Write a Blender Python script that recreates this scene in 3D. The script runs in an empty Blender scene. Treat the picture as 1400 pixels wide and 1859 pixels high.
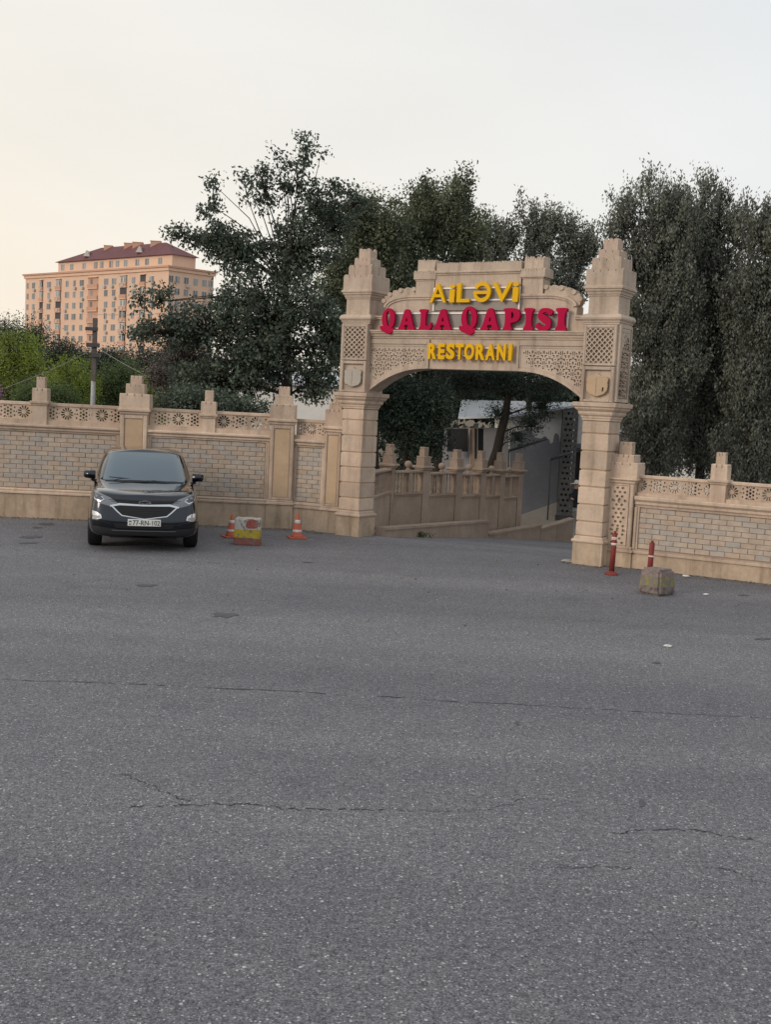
import bpy, bmesh, math, random
import numpy as np
from mathutils import Matrix, Vector
from mathutils.bvhtree import BVHTree
from mathutils.geometry import delaunay_2d_cdt
R = math.radians
S = bpy.context.scene
COL = S.collection

# ------------------------------------------------------------------ camera
FPX, PITCH, ROLL, EYE = 2050.0, math.atan(185 / 2050), 0.05, 2.53
vF = Vector((0, math.cos(PITCH), -math.sin(PITCH)))
vU0 = Vector((0, math.sin(PITCH), math.cos(PITCH)))
vR0 = Vector((1, 0, 0))
vR = vR0 * math.cos(ROLL) + vU0 * math.sin(ROLL)
vU = -vR0 * math.sin(ROLL) + vU0 * math.cos(ROLL)
cd = bpy.data.cameras.new('camera')
cam = bpy.data.objects.new('camera', cd)
COL.objects.link(cam)
cam.matrix_world = Matrix(((vR.x, vU.x, -vF.x, 0), (vR.y, vU.y, -vF.y, 0), (vR.z, vU.z, -vF.z, EYE), (0, 0, 0, 1)))
cd.sensor_fit = 'HORIZONTAL'
cd.sensor_width = 36
cd.lens = 36 * FPX / 1400
cd.clip_start = 0.1
cd.clip_end = 5000
S.camera = cam


def at(x, y, Y):
    """world point at depth Y on the sight line through photo position (x, y)"""
    d = vF + vR * ((x - 700) / FPX) - vU * ((y - 929.5) / FPX)
    return Vector((0, 0, EYE)) + d * (Y / d.y)


def gnd(x, y, z=0.0):
    d = vF + vR * ((x - 700) / FPX) - vU * ((y - 929.5) / FPX)
    return Vector((0, 0, EYE)) + d * ((z - EYE) / d.z)


# ------------------------------------------------------------------ light
SUN_AZ, SUN_EL = R(-125), R(20)          # from behind-left of the camera
W = bpy.data.worlds.new('World')
S.world = W
W.use_nodes = True
wn, wl = W.node_tree.nodes, W.node_tree.links
wn.clear()
sky = wn.new('ShaderNodeTexSky')
sky.sky_type = 'NISHITA'
sky.sun_disc = False
sky.sun_elevation = SUN_EL
sky.sun_rotation = SUN_AZ
sky.air_density = 1.0
sky.dust_density = 4.0
sky.ozone_density = 1.0
hs = wn.new('ShaderNodeHueSaturation')
hs.inputs['Saturation'].default_value = 0.45
bg = wn.new('ShaderNodeBackground')
bg.inputs['Strength'].default_value = 0.15
wo = wn.new('ShaderNodeOutputWorld')
wl.new(sky.outputs[0], hs.inputs['Color'])
# thin high veil that evens the dome out and warms it towards the sunset side
geo = wn.new('ShaderNodeNewGeometry')
dot = wn.new('ShaderNodeVectorMath')
dot.operation = 'DOT_PRODUCT'
dot.inputs[1].default_value = (-0.52, 0.62, -0.58)
wl.new(geo.outputs['Incoming'], dot.inputs[0])
neg = wn.new('ShaderNodeMath')
neg.operation = 'MULTIPLY'
neg.inputs[1].default_value = -1
wl.new(dot.outputs['Value'], neg.inputs[0])
ramp = wn.new('ShaderNodeValToRGB')
ramp.color_ramp.elements[0].position = 0.15
ramp.color_ramp.elements[0].color = (5.5, 5.75, 5.95, 1)
ramp.color_ramp.elements[1].position = 0.90
ramp.color_ramp.elements[1].color = (7.6, 6.1, 4.3, 1)
e = ramp.color_ramp.elements.new(0.60)
e.color = (6.6, 6.3, 5.75, 1)
wl.new(neg.outputs[0], ramp.inputs[0])
mixw = wn.new('ShaderNodeMix')
mixw.data_type = 'RGBA'
mixw.inputs[0].default_value = 0.9
wl.new(hs.outputs[0], mixw.inputs[6])
wl.new(ramp.outputs[0], mixw.inputs[7])
hn = wn.new('ShaderNodeTexNoise')
hn.inputs['Scale'].default_value = 2.2
hn.inputs['Detail'].default_value = 5
hm = wn.new('ShaderNodeMapping')
hm.inputs['Scale'].default_value = (1, 1, 3.5)
hm.inputs['Rotation'].default_value = (0.25, 0.2, 0)
wl.new(geo.outputs['Incoming'], hm.inputs[0])
wl.new(hm.outputs[0], hn.inputs['Vector'])
hr = wn.new('ShaderNodeMapRange')
hr.inputs['From Min'].default_value = .3
hr.inputs['From Max'].default_value = .7
hr.inputs['To Min'].default_value = .965
hr.inputs['To Max'].default_value = 1.035
wl.new(hn.outputs['Fac'], hr.inputs['Value'])
hv = wn.new('ShaderNodeVectorMath')
hv.operation = 'SCALE'
wl.new(mixw.outputs[2], hv.inputs[0])
wl.new(hr.outputs[0], hv.inputs['Scale'])
wl.new(hv.outputs[0], bg.inputs['Color'])
wl.new(bg.outputs[0], wo.inputs[0])

sl = bpy.data.lights.new('sun', 'SUN')
sl.energy = 1.2
sl.angle = R(18)
sl.color = (1.0, 0.83, 0.66)
sun = bpy.data.objects.new('sun', sl)
COL.objects.link(sun)
sd = Vector((math.sin(SUN_AZ) * math.cos(SUN_EL), math.cos(SUN_AZ) * math.cos(SUN_EL), math.sin(SUN_EL)))
sun.rotation_euler = sd.to_track_quat('Z', 'Y').to_euler()
S.view_settings.view_transform = 'Standard'
S.view_settings.look = 'None'
S.view_settings.exposure = 0.0
S.view_settings.gamma = 1.0
S.view_settings.use_curve_mapping = False
S.cycles.max_bounces = 6
S.cycles.transparent_max_bounces = 8
S.render.film_transparent = False


# ------------------------------------------------------------------ helpers
def tag(o, label=None, cat=None, group=None, kind=None):
    if label: o['label'] = label
    if cat: o['category'] = cat
    if group: o['group'] = group
    if kind: o['kind'] = kind
    return o


def empty(name, loc=(0, 0, 0), rz=0.0):
    o = bpy.data.objects.new(name, None)
    o.empty_display_size = 0.2
    COL.objects.link(o)
    o.location = loc
    o.rotation_euler = (0, 0, rz)
    return o


def link(name, me, parent=None, M=None):
    o = bpy.data.objects.new(name, me)
    COL.objects.link(o)
    if parent is not None: o.parent = parent
    if M is not None: o.matrix_local = M
    return o


def copy_tree(o, parent=None):
    c = o.copy()
    COL.objects.link(c)
    if parent is not None: c.parent = parent
    for ch in list(o.children): copy_tree(ch, c)
    return c


class MB:
    def __init__(s):
        s.v, s.f = [], []

    def add(s, vs, fs):
        n = len(s.v)
        s.v += [tuple(v) for v in vs]
        s.f += [tuple(i + n for i in f) for f in fs]
        return s

    def box(s, x0, x1, y0, y1, z0, z1):
        return s.add([(x0, y0, z0), (x1, y0, z0), (x1, y1, z0), (x0, y1, z0), (x0, y0, z1), (x1, y0, z1), (x1, y1, z1), (x0, y1, z1)],
                     [(3, 2, 1, 0), (4, 5, 6, 7), (0, 1, 5, 4), (1, 2, 6, 5), (2, 3, 7, 6), (3, 0, 4, 7)])

    def cbox(s, x0, x1, y0, y1, z0, z1, c):
        """box whose front (y0) edges are chamfered"""
        a = [(x0, y0 + c, z0), (x1, y0 + c, z0), (x1, y0 + c, z1), (x0, y0 + c, z1)]
        b = [(x0 + c, y0, z0 + c), (x1 - c, y0, z0 + c), (x1 - c, y0, z1 - c), (x0 + c, y0, z1 - c)]
        k = [(x0, y1, z0), (x1, y1, z0), (x1, y1, z1), (x0, y1, z1)]
        return s.add(a + b + k, [(4, 5, 6, 7), (0, 1, 5, 4), (1, 2, 6, 5), (2, 3, 7, 6), (3, 0, 4, 7),
                                 (8, 9, 1, 0), (9, 10, 2, 1), (10, 11, 3, 2), (11, 8, 0, 3), (11, 10, 9, 8)])

    def rings(s, cx, cy, hx, hy, prof):
        """stack of rectangles: prof = [(offset, z)]"""
        vs, fs = [], []
        for o, z in prof:
            vs += [(cx - hx - o, cy - hy - o, z), (cx + hx + o, cy - hy - o, z), (cx + hx + o, cy + hy + o, z), (cx - hx - o, cy + hy + o, z)]
        n = len(prof)
        for i in range(n - 1):
            for k in range(4):
                a, b = i * 4 + k, i * 4 + (k + 1) % 4
                fs.append((a, b, b + 4, a + 4))
        fs += [(3, 2, 1, 0), tuple(range(4 * n - 4, 4 * n))]
        return s.add(vs, fs)

    def prof_x(s, prof, x0, x1):
        """closed (y, z) profile swept along x"""
        n = len(prof)
        vs = [(x0, y, z) for y, z in prof] + [(x1, y, z) for y, z in prof]
        fs = [(i, (i + 1) % n, n + (i + 1) % n, n + i) for i in range(n)]
        fs += [tuple(range(n - 1, -1, -1)), tuple(range(n, 2 * n))]
        return s.add(vs, fs)

    def prism(s, poly, y0, y1):
        """(x, z) polygon, counter-clockwise seen from the front (-y)"""
        n = len(poly)
        vs = [(x, y0, z) for x, z in poly] + [(x, y1, z) for x, z in poly]
        fs = [tuple(range(n)), tuple(range(2 * n - 1, n - 1, -1))]
        fs += [(i, n + i, n + (i + 1) % n, (i + 1) % n) for i in range(n)]
        return s.add(vs, fs)

    def tube(s, pts, rad, n=6, cap=True):
        pts = [Vector(p) for p in pts]
        if not hasattr(rad, '__len__'): rad = [rad] * len(pts)
        vs, fs = [], []
        for i, p in enumerate(pts):
            d = (pts[min(i + 1, len(pts) - 1)] - pts[max(i - 1, 0)])
            d = d.normalized() if d.length > 1e-9 else Vector((0, 0, 1))
            a = d.cross(Vector((0.3, 0.9, 0.1)) if abs(d.z) > .8 else Vector((0, 0, 1))).normalized()
            b = d.cross(a)
            for k in range(n):
                t = 2 * math.pi * k / n
                vs.append(p + (a * math.cos(t) + b * math.sin(t)) * rad[i])
        for i in range(len(pts) - 1):
            for k in range(n):
                q, r = i * n + k, i * n + (k + 1) % n
                fs.append((q, r, r + n, q + n))
        if cap:
            fs += [tuple(range(n - 1, -1, -1)), tuple(range(len(vs) - n, len(vs)))]
        return s.add(vs, fs)

    def lathe(s, cx, cy, prof, n=16):
        """prof = [(r, z)] bottom to top"""
        vs, fs = [], []
        for r, z in prof:
            for k in range(n):
                t = 2 * math.pi * k / n
                vs.append((cx + r * math.cos(t), cy + r * math.sin(t), z))
        for i in range(len(prof) - 1):
            for k in range(n):
                q, r = i * n + k, i * n + (k + 1) % n
                fs.append((q, r, r + n, q + n))
        fs += [tuple(range(n - 1, -1, -1)), tuple(range(len(vs) - n, len(vs)))]
        return s.add(vs, fs)

    def mesh(s, name, mat, smooth=False):
        me = bpy.data.meshes.new(name)
        me.from_pydata(s.v, [], s.f)
        if mat: me.materials.append(mat)
        if smooth: me.polygons.foreach_set('use_smooth', [True] * len(me.polygons))
        me.update()
        return me

    def build(s, name, mat, parent=None, smooth=False, M=None):
        return link(name, s.mesh(name, mat, smooth), parent, M)


def fix_normals(me):
    bm = bmesh.new()
    bm.from_mesh(me)
    bmesh.ops.recalc_face_normals(bm, faces=bm.faces)
    bm.to_mesh(me)
    bm.free()
    return me


def from_curve(cu, mat, name):
    """evaluate a curve or text datablock into a mesh standing in the xz plane, front towards -y, centred on y = 0"""
    o = bpy.data.objects.new(name, cu)
    COL.objects.link(o)
    dg = bpy.context.evaluated_depsgraph_get()
    me = bpy.data.meshes.new_from_object(o.evaluated_get(dg))
    bpy.data.objects.remove(o)
    bpy.data.curves.remove(cu)
    me.transform(Matrix.Rotation(R(90), 4, 'X'))
    me.name = name
    me.materials.clear()
    if mat: me.materials.append(mat)
    return me


def plate(loops, depth, mat, name='plate', bevel=0.0):
    """flat plate with holes: loops = [outer, hole, ...] in (x, z)"""
    cu = bpy.data.curves.new(name, 'CURVE')
    cu.dimensions = '2D'
    cu.fill_mode = 'BOTH'
    cu.extrude = max(depth / 2 - bevel, 0)
    cu.bevel_depth = bevel
    cu.bevel_resolution = 1
    for L in loops:
        sp = cu.splines.new('POLY')
        sp.points.add(len(L) - 1)
        for p, q in zip(sp.points, L): p.co = (q[0], q[1], 0, 1)
        sp.use_cyclic_u = True
    return from_curve(cu, mat, name)


def fit(me, x0, x1, z0, z1, y=0.0):
    co = np.empty(len(me.vertices) * 3)
    me.vertices.foreach_get('co', co)
    co = co.reshape(-1, 3)
    mn, mx = co.min(0), co.max(0)
    co[:, 0] = x0 + (co[:, 0] - mn[0]) / (mx[0] - mn[0]) * (x1 - x0)
    co[:, 2] = z0 + (co[:, 2] - mn[2]) / (mx[2] - mn[2]) * (z1 - z0)
    co[:, 1] += y
    me.vertices.foreach_set('co', co.ravel())
    me.update()
    return me


def text_mesh(ch, depth, mat, offset=0.0, name='letter'):
    cu = bpy.data.curves.new(name, 'FONT')
    cu.body = ch
    cu.size = 1.0
    cu.extrude = depth / 2
    cu.offset = offset
    cu.resolution_u = 4
    return from_curve(cu, mat, name)


def chaikin(p, n=2):
    for _ in range(n):
        q = []
        for i in range(len(p)):
            a, b = p[i], p[(i + 1) % len(p)]
            q += [(a[0] * .75 + b[0] * .25, a[1] * .75 + b[1] * .25), (a[0] * .25 + b[0] * .75, a[1] * .25 + b[1] * .75)]
        p = q
    return p


def ell(cx, cz, rx, rz, n=10, a0=0.0):
    return [(cx + rx * math.cos(a0 + 2 * math.pi * k / n), cz + rz * math.sin(a0 + 2 * math.pi * k / n)) for k in range(n)]


def slot(cx, cz, ang, r0, r1, w0, w1):
    """radial slot from r0 to r1"""
    c, s_ = math.cos(ang), math.sin(ang)
    pts = [(r0, -w0), (r1 - w1, -w1), (r1, 0), (r1 - w1, w1), (r0, w0)]
    return [(cx + a * c - b * s_, cz + a * s_ + b * c) for a, b in pts]


# ------------------------------------------------------------------ materials
def mat(name, col, rough=0.7, spec=0.3, metal=0.0, vary=0.0, nscale=4.0, bump=0.0, bscale=60.0, coords='pos', objvary=0.0,
        stain=0.0, stain_scale=1.0, stain_col=None, coat=0.0, stretch=(1, 1, 1), streak=0.0):
    m = bpy.data.materials.new(name)
    m.use_nodes = True
    N, L = m.node_tree.nodes, m.node_tree.links
    b = N['Principled BSDF']
    b.inputs['Roughness'].default_value = rough
    b.inputs['Specular IOR Level'].default_value = spec
    b.inputs['Metallic'].default_value = metal
    if coat:
        b.inputs['Coat Weight'].default_value = coat
        b.inputs['Coat Roughness'].default_value = 0.03
    cur = None
    if coords == 'pos':
        g = N.new('ShaderNodeNewGeometry')
        vec = g.outputs['Position']
    else:
        g = N.new('ShaderNodeTexCoord')
        vec = g.outputs['Object']
    rgb = N.new('ShaderNodeRGB')
    rgb.outputs[0].default_value = (*col, 1)
    cur = rgb.outputs[0]

    def mul(cur, fac_socket, lo, hi):
        mr = N.new('ShaderNodeMapRange')
        mr.inputs['From Min'].default_value = 0.25
        mr.inputs['From Max'].default_value = 0.75
        mr.inputs['To Min'].default_value = lo
        mr.inputs['To Max'].default_value = hi
        L.new(fac_socket, mr.inputs['Value'])
        mx = N.new('ShaderNodeVectorMath')
        mx.operation = 'SCALE'
        L.new(cur, mx.inputs[0])
        L.new(mr.outputs[0], mx.inputs['Scale'])
        return mx.outputs[0]

    def noise(sc, det=6, st=(1, 1, 1)):
        mp = N.new('ShaderNodeMapping')
        mp.inputs['Scale'].default_value = st
        L.new(vec, mp.inputs['Vector'])
        n = N.new('ShaderNodeTexNoise')
        n.inputs['Scale'].default_value = sc
        n.inputs['Detail'].default_value = det
        n.inputs['Roughness'].default_value = 0.62
        L.new(mp.outputs[0], n.inputs['Vector'])
        return n.outputs['Fac']
    if vary:
        cur = mul(cur, noise(nscale, 7, stretch), 1 - vary, 1 + vary)
        cur = mul(cur, noise(nscale * 9, 4), 1 - vary * .5, 1 + vary * .5)
    if objvary:
        oi = N.new('ShaderNodeObjectInfo')
        mr = N.new('ShaderNodeMapRange')
        mr.inputs['To Min'].default_value = 1 - objvary
        mr.inputs['To Max'].default_value = 1 + objvary
        L.new(oi.outputs['Random'], mr.inputs['Value'])
        mx = N.new('ShaderNodeVectorMath')
        mx.operation = 'SCALE'
        L.new(cur, mx.inputs[0])
        L.new(mr.outputs[0], mx.inputs['Scale'])
        cur = mx.outputs[0]
    if stain:
        sc = stain_col or tuple(c * .5 for c in col)
        cr = N.new('ShaderNodeValToRGB')
        cr.color_ramp.elements[0].position = 0.52
        cr.color_ramp.elements[1].position = 0.68
        cr.color_ramp.elements[0].color = (0, 0, 0, 1)
        cr.color_ramp.elements[1].color = (stain, stain, stain, 1)
        L.new(noise(stain_scale, 5, (1, 1, .55)), cr.inputs[0])
        mx = N.new('ShaderNodeMix')
        mx.data_type = 'RGBA'
        L.new(cr.outputs[0], mx.inputs[0])
        L.new(cur, mx.inputs[6])
        mx.inputs[7].default_value = (*sc, 1)
        cur = mx.outputs[2]
    if streak:
        cr = N.new('ShaderNodeValToRGB')
        cr.color_ramp.elements[0].position = 0.50
        cr.color_ramp.elements[1].position = 0.72
        cr.color_ramp.elements[0].color = (1, 1, 1, 1)
        cr.color_ramp.elements[1].color = (1 - streak, 1 - streak * 1.05, 1 - streak * 1.1, 1)
        L.new(noise(1.0, 6, (5.5, 5.5, .55)), cr.inputs[0])
        mx = N.new('ShaderNodeMix')
        mx.data_type = 'RGBA'
        mx.blend_type = 'MULTIPLY'
        mx.inputs[0].default_value = 1
        L.new(cur, mx.inputs[6])
        L.new(cr.outputs[0], mx.inputs[7])
        cur = mx.outputs[2]
    L.new(cur, b.inputs['Base Color'])
    if bump:
        bp = N.new('ShaderNodeBump')
        bp.inputs['Strength'].default_value = bump
        bp.inputs['Distance'].default_value = 0.01
        L.new(noise(bscale, 5), bp.inputs['Height'])
        L.new(bp.outputs[0], b.inputs['Normal'])
    return m


M_STONE = mat('limestone', (.53, .41, .315), .85, .2, vary=.19, nscale=2.2, bump=.45, bscale=38, objvary=.15, stain=.5, stain_scale=.9, stain_col=(.44, .31, .235), streak=.30)
M_STONE2 = mat('limestone_upper', (.475, .38, .30), .85, .2, vary=.19, nscale=2.4, bump=.45, bscale=38, objvary=.07, stain=.5, stain_scale=.8, stain_col=(.43, .30, .24), streak=.34)
M_SHADY = mat('limestone_shaded', (.34, .262, .205), .88, .15, vary=.2, nscale=2.0, bump=.3, bscale=40, objvary=.06, stain=.5, stain_scale=.7, stain_col=(.22, .145, .11))  # limestone with the shade behind the gate put into its colour, plus stains
M_PLINTH = mat('limestone_plinth', (.46, .35, .255), .9, .15, vary=.22, nscale=1.6, bump=.4, bscale=35, stain=.8, stain_scale=1.1, stain_col=(.25, .185, .135), streak=.4)
M_PANEL = mat('limestone_panel', (.50, .36, .235), .85, .2, vary=.12, nscale=1.6, bump=.3, bscale=45, objvary=.05)
M_GREYST = mat('limestone_grey', (.40, .36, .31), .88, .15, vary=.15, nscale=2, bump=.35, bscale=40)
M_MORTAR = mat('mortar', (.27, .21, .165), .95, .1, vary=.2, nscale=6)
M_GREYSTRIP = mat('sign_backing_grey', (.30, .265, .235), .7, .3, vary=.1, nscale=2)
M_WHITE = mat('white_painted_metal', (.78, .75, .70), .5, .4, vary=.06)
M_YEL = mat('yellow_letter', (.74, .42, .008), .6, .12, vary=.05, coords='obj')
M_YELSIDE = mat('letter_side', (.16, .10, .02), .6, .3)
M_RED = mat('crimson_letter', (.42, .006, .050), .65, .08, vary=.06, coords='obj')
M_METAL = mat('galvanised_metal', (.42, .43, .44), .45, .5, metal=.6, vary=.1)
M_DARKM = mat('dark_metal', (.055, .055, .06), .6, .4, vary=.2)
M_CONC = mat('old_concrete', (.30, .28, .255), .92, .15, vary=.25, nscale=8, bump=.6, bscale=50)
M_BARK = mat('bark', (.055, .045, .038), .95, .1, vary=.3, nscale=6, bump=.6, bscale=25)
M_BLACKRUB = mat('rubber', (.012, .012, .013), .75, .3, vary=.2)


def brick_material():
    m = mat('brick_stone', (.5, .5, .5), .85, .2, bump=.35, bscale=50)
    N, L = m.node_tree.nodes, m.node_tree.links
    b = N['Principled BSDF']
    oi = N.new('ShaderNodeObjectInfo')
    cr = N.new('ShaderNodeValToRGB')
    cr.color_ramp.interpolation = 'CONSTANT'
    cols = [(.44, .36, .285), (.395, .35, .31), (.45, .365, .29), (.43, .335, .265), (.40, .35, .305), (.445, .37, .30), (.40, .355, .31), (.44, .345, .27), (.42, .36, .30), (.435, .355, .285), (.385, .345, .31)]
    el = cr.color_ramp.elements
    el[0].position, el[0].color = 0, (*cols[0], 1)
    el[1].position, el[1].color = 1 / len(cols), (*cols[1], 1)
    for i in range(2, len(cols)):
        x = el.new(i / len(cols))
        x.color = (*cols[i], 1)
    L.new(oi.outputs['Random'], cr.inputs[0])
    g = N.new('ShaderNodeNewGeometry')
    n = N.new('ShaderNodeTexNoise')
    n.inputs['Scale'].default_value = 9
    n.inputs['Detail'].default_value = 6
    L.new(g.outputs['Position'], n.inputs['Vector'])
    mr = N.new('ShaderNodeMapRange')
    mr.inputs['To Min'].default_value = .72
    mr.inputs['To Max'].default_value = 1.28
    L.new(n.outputs['Fac'], mr.inputs['Value'])
    mx = N.new('ShaderNodeVectorMath')
    mx.operation = 'SCALE'
    L.new(cr.outputs[0], mx.inputs[0])
    L.new(mr.outputs[0], mx.inputs['Scale'])
    L.new(mx.outputs[0], b.inputs['Base Color'])
    return m


M_BRICK = brick_material()


def leaf_material(name, c1, c2, trans=.25, rough=.55):
    m = bpy.data.materials.new(name)
    m.use_nodes = True
    N, L = m.node_tree.nodes, m.node_tree.links
    b = N['Principled BSDF']
    g = N.new('ShaderNodeNewGeometry')
    cr = N.new('ShaderNodeValToRGB')
    cr.color_ramp.elements[0].color = (*c1, 1)
    cr.color_ramp.elements[1].color = (*c2, 1)
    L.new(g.outputs['Random Per Island'], cr.inputs[0])
    n = N.new('ShaderNodeTexNoise')
    n.inputs['Scale'].default_value = 1.1
    n.inputs['Detail'].default_value = 3
    L.new(g.outputs['Position'], n.inputs['Vector'])
    mr = N.new('ShaderNodeMapRange')
    mr.inputs['From Min'].default_value = .3
    mr.inputs['From Max'].default_value = .7
    mr.inputs['To Min'].default_value = .6
    mr.inputs['To Max'].default_value = 1.4
    L.new(n.outputs['Fac'], mr.inputs['Value'])
    mx = N.new('ShaderNodeVectorMath')
    mx.operation = 'SCALE'
    L.new(cr.outputs[0], mx.inputs[0])
    L.new(mr.outputs[0], mx.inputs['Scale'])
    L.new(mx.outputs[0], b.inputs['Base Color'])
    b.inputs['Roughness'].default_value = rough
    b.inputs['Specular IOR Level'].default_value = .35
    tr = N.new('ShaderNodeBsdfTranslucent')
    L.new(mx.outputs[0], tr.inputs['Color'])
    ms = N.new('ShaderNodeMixShader')
    ms.inputs[0].default_value = trans
    L.new(b.outputs[0], ms.inputs[1])
    L.new(tr.outputs[0], ms.inputs[2])
    L.new(ms.outputs[0], N['Material Output'].inputs[0])
    return m


def asphalt_material():
    m = bpy.data.materials.new('worn_asphalt')
    m.use_nodes = True
    N, L = m.node_tree.nodes, m.node_tree.links
    b = N['Principled BSDF']
    b.inputs['Roughness'].default_value = .78
    b.inputs['Specular IOR Level'].default_value = .35
    g = N.new('ShaderNodeNewGeometry')

    def nz(sc, det=5, rough=.6):
        n = N.new('ShaderNodeTexNoise')
        n.inputs['Scale'].default_value = sc
        n.inputs['Detail'].default_value = det
        n.inputs['Roughness'].default_value = rough
        L.new(g.outputs['Position'], n.inputs['Vector'])
        return n.outputs['Fac']

    def ramp(src, stops):
        c = N.new('ShaderNodeValToRGB')
        el = c.color_ramp.elements
        el[0].position, el[0].color = stops[0][0], (*stops[0][1], 1)
        el[1].position, el[1].color = stops[1][0], (*stops[1][1], 1)
        for p, q in stops[2:]:
            x = el.new(p)
            x.color = (*q, 1)
        L.new(src, c.inputs[0])
        return c.outputs[0]

    def math_(op, a, c):
        n = N.new('ShaderNodeMath')
        n.operation = op
        for i, x in enumerate((a, c)):
            if hasattr(x, 'links'): L.new(x, n.inputs[i])
            else: n.inputs[i].default_value = x
        return n.outputs[0]

    def mix(f, a, c, bt='MIX'):
        n = N.new('ShaderNodeMix')
        n.data_type = 'RGBA'
        n.blend_type = bt
        for i, x in ((0, f), (6, a), (7, c)):
            if hasattr(x, 'links'): L.new(x, n.inputs[i])
            else: n.inputs[i].default_value = x if i == 0 else (*x, 1)
        return n.outputs[2]
    base = ramp(nz(.35, 8, .65), [(.3, (.117, .119, .134)), (.7, (.157, .156, .166))])
    base = mix(.5, base, ramp(nz(3.2, 6, .7), [(.3, (.106, .108, .124)), (.72, (.18, .176, .182))]))
    fine = ramp(nz(70, 4, .7), [(.32, (.30, .30, .32)), (.66, (1.6, 1.58, 1.56))])
    col = mix(1.0, base, fine, 'MULTIPLY')
    col = mix(1.0, col, ramp(nz(24, 3, .75), [(.34, (.62, .62, .64)), (.66, (1.38, 1.37, 1.36))]), 'MULTIPLY')
    hts = []
    for sc, thr, pick, c in ((36, .35, .66, (.47, .455, .44)), (56, .42, .46, (.37, .36, .35)), (88, .45, .30, (.285, .28, .275))):
        v = N.new('ShaderNodeTexVoronoi')
        v.inputs['Scale'].default_value = sc
        L.new(g.outputs['Position'], v.inputs['Vector'])
        sep = N.new('ShaderNodeSeparateColor')
        L.new(v.outputs['Color'], sep.inputs[0])
        # fewer bare chips where the surface is smoother: clustered by a broad noise
        thr_pick = math_('ADD', pick + .22, math_('MULTIPLY', nz(.55, 4), -.42))
        near = math_('LESS_THAN', v.outputs['Distance'], math_('MULTIPLY', sep.outputs[1], thr))
        on = math_('MULTIPLY', near, math_('GREATER_THAN', sep.outputs[0], thr_pick))
        tint = mix(sep.outputs[2], tuple(x * .6 for x in c), tuple(min(1, x * 1.25) for x in c))
        col = mix(math_('MULTIPLY', on, .92), col, tint)
        hts.append(on)
    # dark pits
    v = N.new('ShaderNodeTexVoronoi')
    v.inputs['Scale'].default_value = 48
    L.new(g.outputs['Position'], v.inputs['Vector'])
    sep = N.new('ShaderNodeSeparateColor')
    L.new(v.outputs['Color'], sep.inputs[0])
    pit = math_('MULTIPLY', math_('LESS_THAN', v.outputs['Distance'], .33), math_('GREATER_THAN', sep.outputs[0], .72))
    col = mix(math_('MULTIPLY', pit, .6), col, (.045, .047, .055))
    # old oil drips and darker worn bands
    mpn = N.new('ShaderNodeMapping')
    mpn.inputs['Scale'].default_value = (.05, .55, 1)
    mpn.inputs['Rotation'].default_value = (0, 0, R(4))
    L.new(g.outputs['Position'], mpn.inputs[0])
    lane = N.new('ShaderNodeTexNoise')
    lane.inputs['Scale'].default_value = 1.0
    lane.inputs['Detail'].default_value = 5
    L.new(mpn.outputs[0], lane.inputs['Vector'])
    col = mix(1.0, col, ramp(lane.outputs['Fac'], [(.35, (.86, .86, .88)), (.65, (1.14, 1.13, 1.12))]), 'MULTIPLY')
    st = ramp(nz(.9, 5, .55), [(.60, (1, 1, 1)), (.74, (.80, .80, .83))])
    col = mix(1.0, col, st, 'MULTIPLY')
    L.new(col, b.inputs['Base Color'])
    bp = N.new('ShaderNodeBump')
    bp.inputs['Strength'].default_value = .55
    bp.inputs['Distance'].default_value = .008
    L.new(math_('ADD', math_('ADD', nz(90, 4, .7), math_('MULTIPLY', hts[0], .35)), math_('MULTIPLY', pit, -.5)), bp.inputs['Height'])
    L.new(bp.outputs[0], b.inputs['Normal'])
    return m


M_ASPH = asphalt_material()

# ------------------------------------------------------------------ ground
GA = R(32)                                            # the gate is turned 32 degrees to the picture plane
G0 = Vector((-.915, 22.44, 0))
gd = Vector((math.cos(GA), -math.sin(GA), 0))
gb = Vector((math.sin(GA), math.cos(GA), 0))


def gw(u, b, z=0):
    return G0 + gd * u + gb * b + Vector((0, 0, z))


def sheet(name, pts, mat_, kind='structure', skirt=0.0):
    mb = MB()
    n = len(pts)
    mb.add(pts, [tuple(range(n))])
    if skirt:
        mb.add(list(pts) + [(p[0], p[1], p[2] - skirt) for p in pts], [(i, (i + 1) % n, n + (i + 1) % n, n + i) for i in range(n)])
    o = mb.build(name, mat_)
    fix_normals(o.data)
    return tag(o, kind=kind)


wallA = Vector((-7.8, 22.76, 0))
wa = R(3.32)
wad = Vector((math.cos(wa), math.sin(wa), 0))
wrA = gw(5.5, .36)
wra = R(-29.6)
wrd = Vector((math.cos(wra), math.sin(wra), 0))
pL = wallA + wad * -60
pC = wallA + wad * 5.6
pR = wrA + wrd * 60
back = Vector((0, .25, 0))
road_pts = [(-70, -60, 0), (90, -60, 0), tuple(pR + back), tuple(wrA + back), tuple(gw(5.5, .55)), tuple(gw(-.05, .55)), tuple(pC + back), tuple(pL + back)]
M_EARTH = mat('dry_earth', (.16, .125, .09), .95, .1, vary=.3, nscale=.6, bump=.5, bscale=8)
road = sheet('road', road_pts, M_ASPH, skirt=.2)
terrain = tag(MB().add([(-2500, -900, -3.2), (2500, -900, -3.2), (2500, 4000, -3.2), (-2500, 4000, -3.2)], [(0, 1, 2, 3)]).build('terrain', M_EARTH), kind='structure')
KS = .086
drv = [gw(-.2, .5), gw(5.9, .5), gw(9.5, 3, -KS * 2.5), gw(11, 16, -KS * 15.5), gw(2, 24, -KS * 23.5), gw(-3.2, 16, -KS * 15.5), gw(-2.2, 8, -KS * 7.5)]
drv = [Vector((p.x, p.y, p.z - .004)) for p in drv]
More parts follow.
